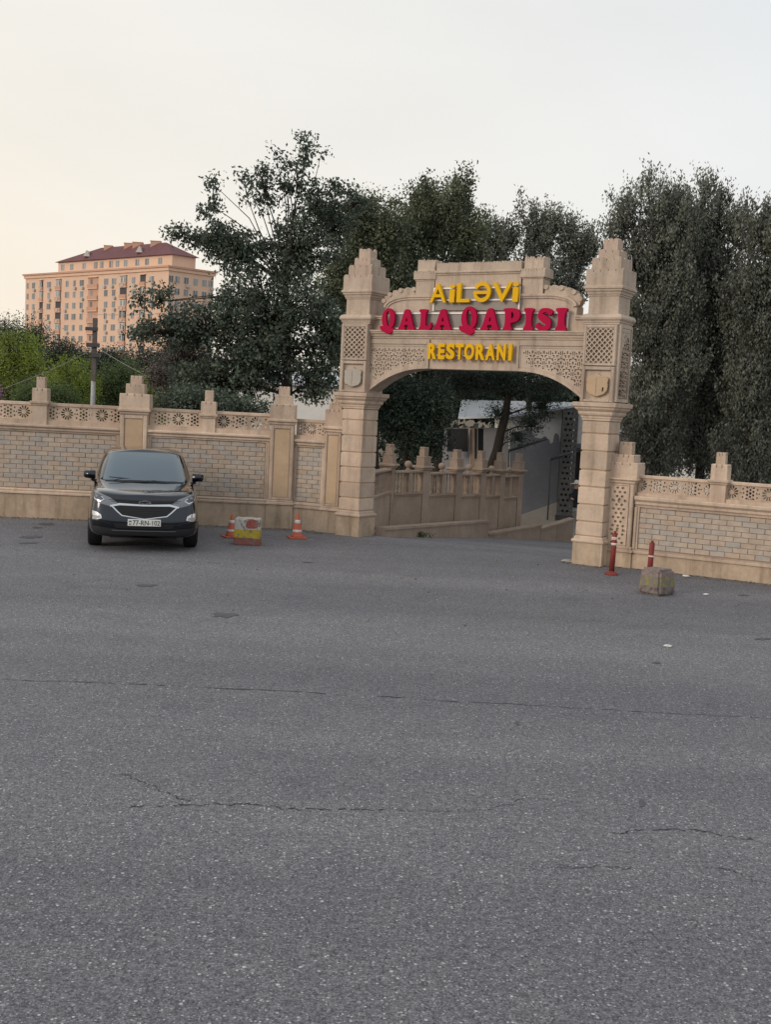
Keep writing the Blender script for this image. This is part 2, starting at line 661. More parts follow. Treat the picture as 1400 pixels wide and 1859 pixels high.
sheet('driveway', [tuple(p) for p in drv], M_ASPH)
# raised ground behind the walls, stepping down to the yard
M_SOIL = mat('leaf_litter', (.06, .05, .04), .95, .1, vary=.35, nscale=2, bump=.6, bscale=14)


# ------------------------------------------------------------------ cracks and marks in the road
def crack(pts, w, name='crack', m=None, seed=1, z=.004, sub=14, jit=.018):
    rnd = random.Random(seed)
    P = []
    for a, b in zip(pts[:-1], pts[1:]):
        for k in range(sub):
            t = k / sub
            P.append(Vector(a).lerp(Vector(b), t))
    P.append(Vector(pts[-1]))
    vs, fs = [], []
    off = 0
    for i, p in enumerate(P):
        d = (P[min(i + 1, len(P) - 1)] - P[max(i - 1, 0)]).normalized()
        nrm = Vector((-d.y, d.x, 0))
        off = off * .7 + rnd.uniform(-jit, jit)
        hw = w * rnd.uniform(.15, 1.0) * (.3 if i in (0, len(P) - 1) else 1)
        c = p + nrm * off
        vs += [(c.x + nrm.x * hw, c.y + nrm.y * hw, z), (c.x - nrm.x * hw, c.y - nrm.y * hw, z)]
    for i in range(len(P) - 1):
        if rnd.random() < .88: fs.append((2 * i, 2 * i + 1, 2 * i + 3, 2 * i + 2))
    MB().add(vs, fs).build(name, m or M_CRACK, road)


M_CRACK = mat('crack_tar', (.036, .037, .042), .9, .2, vary=.3)
M_STAIN = mat('oil_stain', (.085, .087, .098), .7, .35, vary=.3, nscale=6, bump=.4, bscale=60)
M_FADED = mat('faded_road_paint', (.205, .20, .195), .85, .2, vary=.3, nscale=5, bump=.4, bscale=60)
G = lambda *q: [gnd(x, y) for x, y in q]
crack(G((0, 1233), (250, 1243), (480, 1254), (740, 1268), (1000, 1283), (1260, 1297), (1420, 1306)), .008, seed=3)
crack(G((222, 1402), (262, 1424), (300, 1438), (345, 1455)), .007, seed=4)
crack(G((235, 1466), (320, 1461), (380, 1460), (460, 1458), (520, 1468), (600, 1470), (700, 1469)), .007, seed=5)
crack(G((700, 1469), (790, 1474), (880, 1470), (960, 1450), (1060, 1456)), .004, seed=6)
crack(G((1100, 1512), (1160, 1506), (1240, 1506), (1310, 1513), (1350, 1524), (1420, 1532)), .008, seed=7)
crack(G((980, 1576), (1070, 1571), (1160, 1577)), .004, seed=8)
crack(G((1265, 1573), (1330, 1578), (1380, 1600), (1420, 1612)), .005, seed=9)
crack(G((170, 1320), (300, 1318), (380, 1330)), .003, seed=10)
crack(G((1280, 1278), (1300, 1286), (1340, 1290)), .003, seed=11)


def stain(x, y, rx, ry, seed, name='stain', m=None):
    rnd = random.Random(seed)
    c = gnd(x, y)
    e1, e2 = gnd(x + rx, y) - c, gnd(x, y - ry) - c
    n = 18
    vs = [(c.x, c.y, .005)]
    for k in range(n):
        t = 2 * math.pi * k / n
        r = rnd.uniform(.55, 1.1)
        p = c + e1 * (math.cos(t) * r) + e2 * (math.sin(t) * r)
        vs.append((p.x, p.y, .005))
    MB().add(vs, [(0, 1 + k, 1 + (k + 1) % n) for k in range(n)]).build(name, m or M_STAIN, road)


for i, q in enumerate(((408, 1117, 26, 5), (265, 1063, 26, 2.5), (85, 951, 16, 2.5), (66, 958, 10, 2), (55, 975, 22, 3), (50, 986, 20, 1.6), (1192, 1203, 9, 2), (1385, 1160, 16, 2.5), (1350, 1081, 12, 1.5),
                       (1165, 1458, 6, 9), (560, 1021, 10, 1.5), (940, 1312, 4, 6))):
    stain(*q, seed=20 + i)
crack(G((372, 966), (470, 974), (600, 982), (700, 988), (800, 993), (900, 999)), .06, name='faded_line', m=M_FADED, seed=31, jit=.006)
crack(G((300, 1015), (360, 1020), (420, 1022)), .035, name='faded_line', m=M_FADED, seed=32, jit=.01)


# ------------------------------------------------------------------ wall parts
_cache = {}


def brick_mesh(L, h):
    k = ('b', round(L, 3), round(h, 3))
    if k not in _cache:
        _cache[k] = MB().cbox(0, L, 0, .05, 0, h, .006).mesh('brick', M_BRICK)
    return _cache[k]


def bricks(parent, x0, x1, z0, z1, rows, T, y=.02, L=.25, seed=1, stuff=False, tooth=0):
    rnd = random.Random(seed)
    g = .0065
    h = (z1 - z0) / rows
    mb = MB()
    for r in range(rows):
        xl, xr = x0 - (L / 2 if r % 2 and tooth & 1 else 0), x1 - (L / 2 if r % 2 and tooth & 2 else 0)
        x = x0 - (L / 2 if r % 2 else 0)
        if tooth & 2: x = xr - L * (int((xr - xl) / L) + 1)
        while x < xr - .02:
            a, b = max(x, xl), min(x + L, xr)
            if b - a > .03:
                ww = round(b - a - g, 2)
                if stuff: mb.cbox(a, a + ww, y, y + .05, z0 + r * h, z0 + (r + 1) * h - g, .006)
                else: link('brick', brick_mesh(ww, h - g), parent, T @ Matrix.Translation((a, y + rnd.uniform(-.003, .004), z0 + r * h)))
            x += L
    if stuff: tag(mb.build('bricks', M_BRICK, parent, M=T), kind='stuff')


def rosette_holes(cx, cz, r, n=12):
    H = []
    for k in range(n):
        H.append(slot(cx, cz, 2 * math.pi * (k + .5) / n, r * .34, r * 1.02, r * .05, r * .15))
    return H


def filler_holes(cx, cz, h):
    H = [ell(cx, cz, h * .10, h * .10, 8)]
    for k in range(6):
        a = math.pi / 6 + k * math.pi / 3
        H.append(ell(cx + h * .23 * math.cos(a), cz + h * .23 * math.sin(a), h * .078, h * .09, 7, a))
    for sx in (-1, 1):
        for sz in (-1, 1):
            H.append(slot(cx + sx * h * .20, cz + sz * h * .36, math.atan2(sz * .5, sx), -h * .07, h * .11, h * .03, h * .06))
        for dz in (-.27, 0, .27): H.append(ell(cx + sx * h * (.47 if dz else .43), cz + dz * h, h * .06, h * .075, 7, dz * 3))
        H.append(slot(cx + sx * h * .60, cz, 0 if sx > 0 else math.pi, -h * .05, h * .06, h * .03, h * .05))
        H.append(ell(cx + sx * h * .08, cz + h * .40, h * .04, h * .04, 6))
        H.append(ell(cx + sx * h * .08, cz - h * .40, h * .04, h * .04, 6))
    return H


def lattice_mesh(L, h, centers, pitch, m):
    """pierced parapet panel, x 0..L, z 0..h"""
    r = h * .44
    loops = [[(0, 0), (L, 0), (L, h), (0, h)]]
    mg = .022
    H = []
    for c in centers:
        H += rosette_holes(c, h / 2, r)
    fc = [c + pitch / 2 for c in centers] + [centers[0] - pitch / 2]
    for c in fc: H += filler_holes(c, h / 2, h)
    for q in H:
        xs, zs = [p[0] for p in q], [p[1] for p in q]
        if min(xs) > mg and max(xs) < L - mg and min(zs) > mg * .6 and max(zs) < h - mg * .6: loops.append(q)
        elif max(xs) > mg * 2 and min(xs) < L - mg * 2 and min(zs) > mg * .6 and max(zs) < h - mg * .6:
            c = [(min(max(x, mg), L - mg), z) for x, z in q]
            if max(p[0] for p in c) - min(p[0] for p in c) > .02: loops.append(c)
    return plate(loops, .06, m, 'lattice_panel')


def cren(mb, cx, cy, hx, hy, z0, z1, nx, ny, th=.05, rnd_=None):
    """tier with a row of upright teeth round its top edge"""
    mb.rings(cx, cy, hx, hy, [(0, z0), (0, z1 - th)])
    t = min(.045, hx * .5)
    for n, ax in ((nx, 0), (ny, 1)):
        for k in range(n):
            A = hx if ax == 0 else hy
            w = 2 * A / n
            a = -A + k * w
            gap = w * .13
            lo, hi = a + (gap / 2 if k else 0.001), a + w - (gap / 2 if k < n - 1 else 0.001)
            zz = z1 - (rnd_.uniform(0, .012) if rnd_ else 0)
            for s_ in (-1, 1):
                o = (hy if ax == 0 else hx) - (.001 if ax else 0)
                i0, i1 = (o - t, o) if s_ > 0 else (-o, -o + t)
                if ax == 0: mb.rings(cx + (lo + hi) / 2, cy + (i0 + i1) / 2, (hi - lo) / 2, t / 2, [(0, z1 - th), (0, zz - th * .3), (-gap * .6 if n > 2 else -.001, zz)])
                else: mb.rings(cx + (i0 + i1) / 2, cy + (lo + hi) / 2, t / 2, (hi - lo) / 2, [(0, z1 - th - .001), (0, zz - th * .3 - .001), (-gap * .6 if n > 2 else -.002, zz - .002)])
    return mb


def parapet_post(parent, x, T, zb, hw=.145, zs=(2.26, 2.36, 2.62, 2.845), y0=-.0, yd=.28, m=None):
    m = m or M_STONE
    cy = y0 + yd / 2
    p = MB().rings(x, cy, hw, yd / 2, [(0, zb), (0, zs[0])]).build('parapet_post', m, parent, M=T)
    MB().rings(x, cy, hw, yd / 2, [(.0, zs[0]), (.02, zs[0] + .02), (.02, zs[0] + .04), (.045, zs[0] + .055), (.045, zs[1] - .01), (.035, zs[1])]).build('post_cap', m, p)
    cren(MB(), x, cy, hw + .005, yd / 2 + .005, zs[1], zs[2], 3, 3, .06).build('merlon', m, p)
    cren(MB(), x, cy, hw * .58, yd * .3, zs[2] - .06, zs[3], 3, 3, .055).build('merlon', m, p)
    return p


def pilaster(parent, x0, x1, T, zp=.5, zc=(2.18, 2.30), tiers=((.30, 2.60), (.185, 2.80), (.112, 2.965)), y0=-.07, yd=.40, zpan=(.62, 2.10), m=None, panel=None, lab=None):
    m = m or M_STONE
    c, hw = (x0 + x1) / 2, (x1 - x0) / 2
    p = MB().rings(c, y0 + yd / 2, hw, yd / 2, [(0, zp + .1), (0, zc[0])]).build('pilaster', m, parent, M=T)
    MB().rings(c, y0 + yd / 2 - .01, hw + .03, yd / 2 + .01, [(0, 0), (0, zp)]).build('pilaster_base', M_PLINTH, p)
    MB().rings(c, y0 + yd / 2, hw, yd / 2, [(.05, zp), (.05, zp + .035), (.02, zp + .05), (.03, zp + .07), (.012, zp + .1)]).build('base_moulding', m, p)
    b = hw * .30
    f = MB()
    for a, q, r, s_ in ((x0, x0 + b, zpan[0] - .03, zc[0]), (x1 - b, x1, zpan[0] - .03, zc[0])):
        f.cbox(a, q, y0 - .03, y0 + .005, r, s_, .012)
    f.cbox(x0 + b, x1 - b, y0 - .028, y0 + .005, zpan[1], zc[0], .012)
    f.cbox(x0 + b, x1 - b, y0 - .028, y0 + .005, zpan[0] - .03, zpan[0] + .02, .012)
    f.build('panel_frame', m, p)
    if panel is None:
        MB().cbox(x0 + b + .012, x1 - b - .012, y0 - .012, y0 + .004, zpan[0] + .03, zpan[1] - .012, .004).build('panel', M_PANEL, p)
    else:
        me = panel(x0 + b, x1 - b, zpan[0] + .02, zpan[1])
        me.transform(Matrix.Translation((0, y0 - .022, 0)))
        link('lattice_panel', me, p)
    MB().rings(c, y0 + yd / 2 - .015, hw, yd / 2 + .015, [(.004, zc[0]), (.02, zc[0] + .02), (.02, zc[0] + .045), (.055, zc[0] + .07), (.055, zc[1] - .015), (.04, zc[1])]).build('pilaster_cap', m, p)
    z = zc[1]
    for i, (w, zt) in enumerate(tiers):
        cren(MB(), c, y0 + yd / 2, w, min(yd / 2 + .02, w + .02) - .02 * i, z - (.05 if i else 0), zt, 3 if i == 2 else 4, 3, .05 if i < 2 else .06).build('merlon', m, p)
        z = zt
    return p


def wall_run(parent, x0, x1, T, zs, m=None, frame=(True, True), ext=''):
    """plinth, mouldings, mortar backing and frame of one stretch of wall"""
    m = m or M_STONE
    zp, zb, zt, zl, zd = zs          # plinth top, brick bottom, brick top, ledge top, lattice bottom
    MB().box(x0, x1, -.045, .34, 0, zp).build('plinth', M_PLINTH, parent, M=T)
    MB().prof_x([(.33, zp), (-.075, zp), (-.075, zp + .03), (-.05, zp + .045), (-.06, zp + .075), (-.03, zb - .012), (.33, zb - .012)], x0, x1).build('base_moulding', m, parent, M=T)
    MB().box(x0, x1, .032, .33, zb - .012, zt + .003).build('wall_core', M_MORTAR, parent, M=T)
    h = zl - zt
    MB().prof_x([(.33, zt + .003), (.0, zt + .003), (-.01, zt + h * .18), (-.035, zt + h * .3), (-.035, zt + h * .5), (-.075, zt + h * .7), (-.075, zl - .02), (-.06, zl), (.33, zl)], x0, x1).build('ledge_moulding', m, parent, M=T)
    MB().box(x0, x1, .03, .26, zl, zd).build('dado', m, parent, M=T)
    for k, a in ((0, x0), (1, x1)):
        if frame[k]:
            q = MB()
            s_ = 1 if k == 0 else -1
            for o0, o1, yy in ((0, .05, -.035), (.05, .085, -.012)):
                lo, hi = sorted((a + s_ * o0, a + s_ * o1))
                q.cbox(lo, hi, yy, .05, zb - .014, zt + .001, .008)
            q.build('frame_strip', m, parent, M=T)


def lattice(parent, x0, x1, T, z0, z1, centers, pitch, m=None, rail=.06):
    m = m or M_STONE
    me = lattice_mesh(x1 - x0, z1 - z0, [c - x0 for c in centers], pitch, m)
    link('lattice_panel', me, parent, T @ Matrix.Translation((x0, .14, z0)))
    MB().rings((x0 + x1) / 2, .14, (x1 - x0) / 2, .055, [(0, z1), (.0, z1 + .01), (.0, z1 + rail - .008), (-.006, z1 + rail)]).build('rail', m, parent, M=T)


I4 = Matrix.Identity(4)
# ---- left wall
lw = empty('boundary_wall', wallA, wa)
tag(lw, 'long tan stone wall with brick panels standing behind the parked black car', 'wall')
ZS = (.49, .605, 1.735, 1.895, 1.985)
wall_run(lw, -4.0, 2.37, I4, ZS, frame=(False, True))
wall_run(lw, 2.90, 5.385, I4, ZS)
bricks(lw, -.45, 2.285, .605, 1.735, 12, I4, seed=11, tooth=1)
bricks(lw, -4.0, -.45, .605, 1.735, 12, I4, seed=12, stuff=True, tooth=2)
bricks(lw, 2.985, 5.30, .605, 1.735, 12, I4, seed=13)
for a, b, cs in ((-4.0, -2.2, (-3.5, -2.75)), (-1.85, .59, (-1.55, -.9, -.25, .40)), (.88, 2.36, (1.26, 1.96)), (2.92, 3.96, (3.50,)), (4.26, 5.36, (4.42, 5.08))):
    lattice(lw, a, b, I4, 1.985, 2.275, cs, .66)
parapet_post(lw, -2.02, I4, 1.885)
parapet_post(lw, .735, I4, 1.885)
parapet_post(lw, 4.11, I4, 1.885, zs=(2.17, 2.27, 2.52, 2.745))
pilaster(lw, 2.37, 2.905, I4)
pilaster(lw, 5.39, 5.87, I4, zc=(2.12, 2.24), tiers=((.265, 2.54), (.18, 2.72), (.112, 2.90)), zpan=(.62, 2.04))
# short stretch turning to the gate
cA = wad * 5.86 + Vector((0, 0, 0))
q0 = Vector((5.86, .02, 0))
Tc = Matrix.Translation(q0) @ Matrix.Rotation(R(-22.5) - wa, 4, 'Z')
wall_run(lw, .0, .74, Tc, (.45, .58, 1.69, 1.85, 1.93))
bricks(lw, .085, .655, .58, 1.69, 12, Tc, seed=14)
lattice(lw, .0, .72, Tc, 1.93, 2.20, (.36,), .6)
pilaster(lw, .74, 1.10, Tc, zp=.45, zc=(2.03, 2.15), tiers=((.20, 2.49), (.14, 2.62), (.09, 2.74)), zpan=(.56, 1.97), yd=.34, y0=-.04)


# ---- right wall
def dots_panel(x0, x1, z0, z1):
    L = [[(x0, z0), (x1, z0), (x1, z1), (x0, z1)]]
    w = x1 - x0
    n = 14
    h = (z1 - z0) / n
    for r in range(n):
        z = z0 + (r + .5) * h
        cols = (.22, .5, .78) if r % 2 == 0 else (.36, .64)
        if r % 7 == 3:
            L.append(ell(x0 + w * .5, z, w * .10, h * .62, 10))
            for c in (.17, .83):
                q = w * .09
                L.append([(x0 + w * c - q, z - h * .3), (x0 + w * c + q, z - h * .3), (x0 + w * c + q, z + h * .1), (x0 + w * c - q, z + h * .35)])
        else:
            for c in cols: L.append(ell(x0 + w * c, z, w * .085, h * .30, 7, r))
    return plate(L, .045, M_STONE, 'lattice_panel')


rw = empty('boundary_wall', wrA, wra)
tag(rw, 'low tan stone wall with grey and tan bricks right of the gate', 'wall')
ro = (Vector((4.271, 19.549, 0)) - wrA).dot(wrd)       # where the first pilaster ends
ZR = (.27, .352, 1.065, 1.265, 1.325)
x_0 = ro + .03
wall_run(rw, x_0, x_0 + 6.5, I4, ZR, frame=(True, False))
bricks(rw, x_0 + .085, x_0 + 3.085, .352, 1.065, 8, I4, seed=21, tooth=2)
bricks(rw, x_0 + 3.085, x_0 + 6.5, .352, 1.065, 8, I4, seed=22, stuff=True, tooth=1)
pp = [ro + 1.42, ro + 3.75, ro + 6.1]
for i, (a, b) in enumerate(((x_0, pp[0] - .13), (pp[0] + .13, pp[1] - .13), (pp[1] + .13, pp[2] - .13))):
    cs = [a + .04 + .60 * k for k in range(0, 5) if a + .04 + .6 * k < b + .2] if i == 0 else [a + .08 + .60 * k for k in range(0, 5) if a + .08 + .6 * k < b + .1]
    lattice(rw, a, b, I4, 1.325, 1.575, cs, .60, rail=.05)
for x in pp: parapet_post(rw, x, I4, 1.255, hw=.13, zs=(1.55, 1.645, 1.905, 2.10))
pilaster(rw, ro - .46, ro + .01, I4, zp=.27, zc=(1.46, 1.555), tiers=((.275, 1.83), (.19, 1.965), (.112, 2.185)), zpan=(.37, 1.42), y0=-.06, yd=.40, panel=dots_panel)

# ------------------------------------------------------------------ the gate
gate = empty('stone_gate', G0, -GA)
tag(gate, 'sand coloured stone gateway with two stepped towers and a low arch', 'gate')
PL, PR = .19, 5.27
GM = PL + PR                                          # mirror: x -> GM - x
mxx = lambda x: GM - x
ARCH_L, ARCH_T, MID = .44, 2.84, 1.815
rg = random.Random(5)


def arabesque(poly_in, x0, x1, z0, z1, cell=.235):
    """small carved bars, hooks and dots inside the region poly_in(x, z)"""
    H = []

    def bar(cx, cz, w, h, cut=0):
        H.append([(cx - w / 2, cz - h / 2), (cx + w / 2, cz - h / 2 + cut), (cx + w / 2, cz + h / 2), (cx - w / 2, cz + h / 2 - cut)])

    def hook(cx, cz, s, fx, fz):
        p = [(0, 0), (.9, 0), (.9, -.34), (.36, -.34), (.36, -.95), (0, -.95)]
        q = [(cx + fx * (a - .45) * s, cz + fz * (b + .45) * s) for a, b in p]
        H.append(q if fx * fz > 0 else q[::-1])
    c = cell
    nz_ = int((z1 - z0) / (c * .8)) + 2
    nx_ = int((x1 - x0) / c) + 2
    for j in range(nz_):
        for i in range(nx_):
            x, z = x0 + (i + .5) * c + (c * .5 if j % 2 else 0), z1 - (j + .42) * c * .8
            bar(x - .018, z, .016, .07, .008)
            bar(x + .018, z, .016, .07, -.008)
            for s_ in (-1, 1):
                hook(x + s_ * .066, z + .062, .052, s_, 1)
                hook(x + s_ * .074, z - .058, .046, -s_, 1)
                H.append(ell(x + s_ * .055, z - .004, .014, .017, 6, .4))
                bar(x + s_ * .104, z + .012, .014, .05)
            H.append(ell(x, z + .068, .014, .014, 5))
            bar(x, z - .066, .05, .015, .006)
            H.append(ell(x + c / 2, z + .088, .018, .013, 6))
    out = []
    for q in H:
        cx, cz = sum(p[0] for p in q) / len(q), sum(p[1] for p in q) / len(q)
        if all(poly_in(cx + (p[0] - cx) * 1.25, cz + (p[1] - cz) * 1.25) for p in q): out.append(q)
    return out


def diamonds(x0, x1, z0, z1, nx, nz_, m):
    L = [[(x0, z0), (x1, z0), (x1, z1), (x0, z1)]]
    w, h = (x1 - x0 - .03) / nx, (z1 - z0 - .03) / nz_
    for j in range(2 * nz_ + 1):
        for i in range(nx + 1):
            cx = x0 + .015 + i * w + (w / 2 if j % 2 else 0)
            cz = z0 + .015 + j * h / 2
            a, b = w * .37, h * .37
            p = [(cx - a, cz), (cx, cz - b), (cx + a, cz), (cx, cz + b)]
            p = [(min(max(x, x0 + .012), x1 - .012), min(max(z, z0 + .012), z1 - .012)) for x, z in p]
            q = []
            for v in p:
                if not q or (abs(v[0] - q[-1][0]) + abs(v[1] - q[-1][1])) > .004: q.append(v)
            if len(q) > 2 and abs(sum(q[k][0] * q[(k + 1) % len(q)][1] - q[(k + 1) % len(q)][0] * q[k][1] for k in range(len(q)))) > .0012: L.append(q)
    return plate(L, .045, m, 'lattice_panel')


def scallop_tier(parent, cx, cy, hx, hy, z0, z1, n, m, rr, wear=0.0):
    """stepped tower tier: four plates with rounded upright tongues along the top"""
    mb = MB().rings(cx, cy, hx - .03, hy - .03, [(0, z0), (0, z1 - .07)])
    for ax in (0, 1):
        A = hx if ax == 0 else hy
        B = hy if ax == 0 else hx
        w = 2 * A / n
        for s_ in (-1, 1):
            poly = [(-A + .0015 * ax, z0), (A - .0015 * ax, z0)]
            for k in range(n - 1, -1, -1):
                xa = -A + k * w
                top = z1 - rr.uniform(0, .02) - (rr.uniform(0, .05) if rr.random() < wear else 0)
                for f_, dz in ((.97, .055), (.93, .022), (.75, .004), (.5, 0), (.25, .004), (.07, .022), (.03, .055)):
                    x = xa + f_ * w
                    poly.append((max(min(x, A - .0015 * ax), -A + .0015 * ax), top - dz))
            t0, t1 = (-B, -B + .04) if s_ < 0 else (B - .04, B)
            tmp = MB().prism(poly, t0, t1)
            vs = [((cx + x, cy + y, z) if ax == 0 else (cx + y, cy + x, z)) for x, y, z in tmp.v]
            mb.add(vs, tmp.f if ax == 0 else [f[::-1] for f in tmp.f])
    return mb.build('crenellation', m, parent)


def ogee_shield(cx, z0, z1, w, broken=False):
    h = z1 - z0
    P = [(-.08, 0), (.0, -.012), (.08, 0), (.34, .10), (.47, .26), (.49, .5), (.46, .62), (.50, .72), (.48, .82), (.36, .88), (.16, .90), (.06, .95), (0, 1.0)]
    if broken: P[0:3] = [(-.20, .05), (-.05, .0), (.06, .02)]
    pts = [(cx + a * w, z0 + b * h) for a, b in P]
    pts += [(cx - a * w, z0 + b * h) for a, b in P[-2:(2 if not broken else 3):-1]]
    if broken: pts = pts + [(cx - .40 * w, z0 + .10 * h), (cx - .30 * w, z0 + .17 * h), (cx - .27 * w, z0 + .06 * h)]
    return pts


ZJ = [.505, .76, 1.06, 1.37, 1.665, 1.995, 2.30, 2.525]
CY = .30
for cx in (PL, PR):
    left = cx == PL
    MB().rings(cx, CY, .275, .29, [(0, 0), (0, .385), (-.01, .392)]).build('pier_plinth', M_PLINTH, gate)
    MB().rings(cx, CY, .275, .29, [(-.005, .387), (.02, .392), (.028, .415), (.02, .44), (-.01, .455), (-.012, .48), (-.03, .505)]).build('base_moulding', M_STONE, gate)
    MB().rings(cx, CY, .222, .25, [(0, .45), (0, 2.54)]).build('pier_core', M_PANEL, gate)
    for a, b in zip(ZJ[:-1], ZJ[1:]):
        MB().rings(cx, CY, .243, .268, [(-.02, a + .009), (-.005, a + .014), (0, a + .024), (0, b - .024), (-.005, b - .014), (-.02, b - .009)]).build('stone_block', M_STONE, gate)
    MB().rings(cx, CY, .235, .26, [(.005, 2.522), (.02, 2.53), (.02, 2.562), (.035, 2.57), (.038, 2.60), (.065, 2.622), (.078, 2.648), (.078, 2.682), (.10, 2.70), (.125, 2.725), (.13, 2.752), (.158, 2.768), (.162, 2.83), (.155, 2.838)]).build('capital', M_STONE, gate)
    U = MB().rings(cx, CY, .30, .29, [(0, 2.836), (0, 4.19)]).build('pier_shaft', M_STONE2, gate)
    yf = CY - .29
    # frames of the shield field and the lattice field
    for nm, (za, zb_), iw in (('shield_frame', (2.845, 3.455), .06), ('lattice_frame', (3.47, 4.165), .045)):
        f = MB()
        xa, xb = cx - .298, cx + .298
        f.cbox(xa, xa + iw, yf - .058, yf + .01, za, zb_, .01)
        f.cbox(xb - iw, xb, yf - .058, yf + .01, za, zb_, .01)
        f.cbox(xa + iw, xb - iw, yf - .057, yf + .01, zb_ - iw, zb_, .01)
        f.cbox(xa + iw, xb - iw, yf - .057, yf + .01, za, za + iw * .7, .01)
        if nm == 'shield_frame':
            for q in (xa + iw, xb - iw - .022): f.cbox(q, q + .022, yf - .016, yf + .008, za + iw * .7, zb_ - iw, .005)
        f.build(nm, M_STONE2, gate)
    sp = plate([ogee_shield(cx + .005, 2.955, 3.325, .385, broken=left)], .075, M_GREYST if left else M_PANEL, 'shield', bevel=.008)
    sp.transform(Matrix.Translation((0, yf - .03, 0)))
    sh = link('shield', sp, gate)
    MB().box(cx - .012, cx - .006, yf - .071, yf - .06, 2.965, 3.26).build('seam', M_MORTAR, sh)
    if not left: MB().prism(chaikin([(cx + .105, 3.02), (cx + .125, 3.03), (cx + .135, 3.10), (cx + .105, 3.105)], 1), yf - .0715, yf - .06).build('hole', M_BLACKRUB, sh)
    me = diamonds(cx - .25, cx + .25, 3.505, 4.118, 4 if left else 5, 6, M_STONE2)
    me.transform(Matrix.Translation((0, yf - .0235, 0)))
    link('lattice_panel', me, gate)
    # carved panel on the outer / inner flank
    for s_ in ((1,) if not left else (-1,)):
        w0, w1, za, zb_ = .10, .50, 2.93, 4.12
        loops = [[(w0, za), (w1, za), (w1, zb_), (w0, zb_)]] + arabesque(lambda x, z: w0 + .02 < x < w1 - .02 and za + .02 < z < zb_ - .02, w0, w1, za, zb_, .20)
        me = plate(loops, .045, M_STONE2, 'carved_panel')
        T = Matrix.Translation((cx + s_ * (.30 + .0235), 0, 0)) @ (Matrix.Rotation(R(90), 4, 'Z') if s_ > 0 else Matrix.Translation((0, .6, 0)) @ Matrix.Rotation(R(-90), 4, 'Z'))
        me.transform(T)
        link('carved_panel', me, gate)
        f = MB()
        xa, xb = sorted((cx + s_ * .295, cx + s_ * .352))
        f.box(xa, xb, .015, .075, 2.86, 4.175)
        f.box(xa, xb, .525, .585, 2.86, 4.175)
        f.box(xa, xb - .001 * s_, .075, .525, 4.125, 4.174)
        f.box(xa, xb - .001 * s_, .075, .525, 2.861, 2.92)
        f.build('flank_frame', M_STONE2, gate)
    MB().rings(cx, CY, .30, .29, [(.0, 4.168), (.022, 4.175), (.022, 4.205), (.035, 4.21), (.04, 4.235), (.065, 4.262), (.072, 4.29), (.055, 4.325), (.04, 4.345), (.02, 4.352), (-.02, 4.365)]).build('cornice', M_STONE2, gate)
    MB().rings(cx, CY, .272, .27, [(0, 4.36), (0, 4.665)]).build('tower_block', M_STONE2, gate)
    MB().rings(cx, CY, .272, .27, [(.003, 4.66), (.015, 4.664), (.015, 4.69), (.03, 4.695), (.035, 4.725), (.06, 4.75), (.06, 4.775), (.082, 4.785), (.085, 4.818), (.07, 4.83), (.04, 4.835)]).build('cornice', M_STONE2, gate)
    rr = random.Random(7 if left else 9)
    scallop_tier(gate, cx, CY, .335, .325, 4.832, 5.13, 5, M_STONE2, rr)
    scallop_tier(gate, cx, CY, .268, .26, 5.04, 5.33, 4, M_STONE2, rr)
    scallop_tier(gate, cx, CY, .19, .185, 5.24, 5.47, 4 if left else 3, M_STONE2, rr, .2)
    scallop_tier(gate, cx, CY, .13, .125, 5.38, 5.66, 3, M_STONE2, rr, .5 if left else .1)

# ---- beam: spandrels left and right of a plain middle panel
AX, AZ = MID - ARCH_L, 3.345 - ARCH_T


def arch_z(x):
    t = min(max((x - ARCH_L) / AX, 0), 1)
    return ARCH_T + AZ * (1 - (1 - t) ** 2.25)


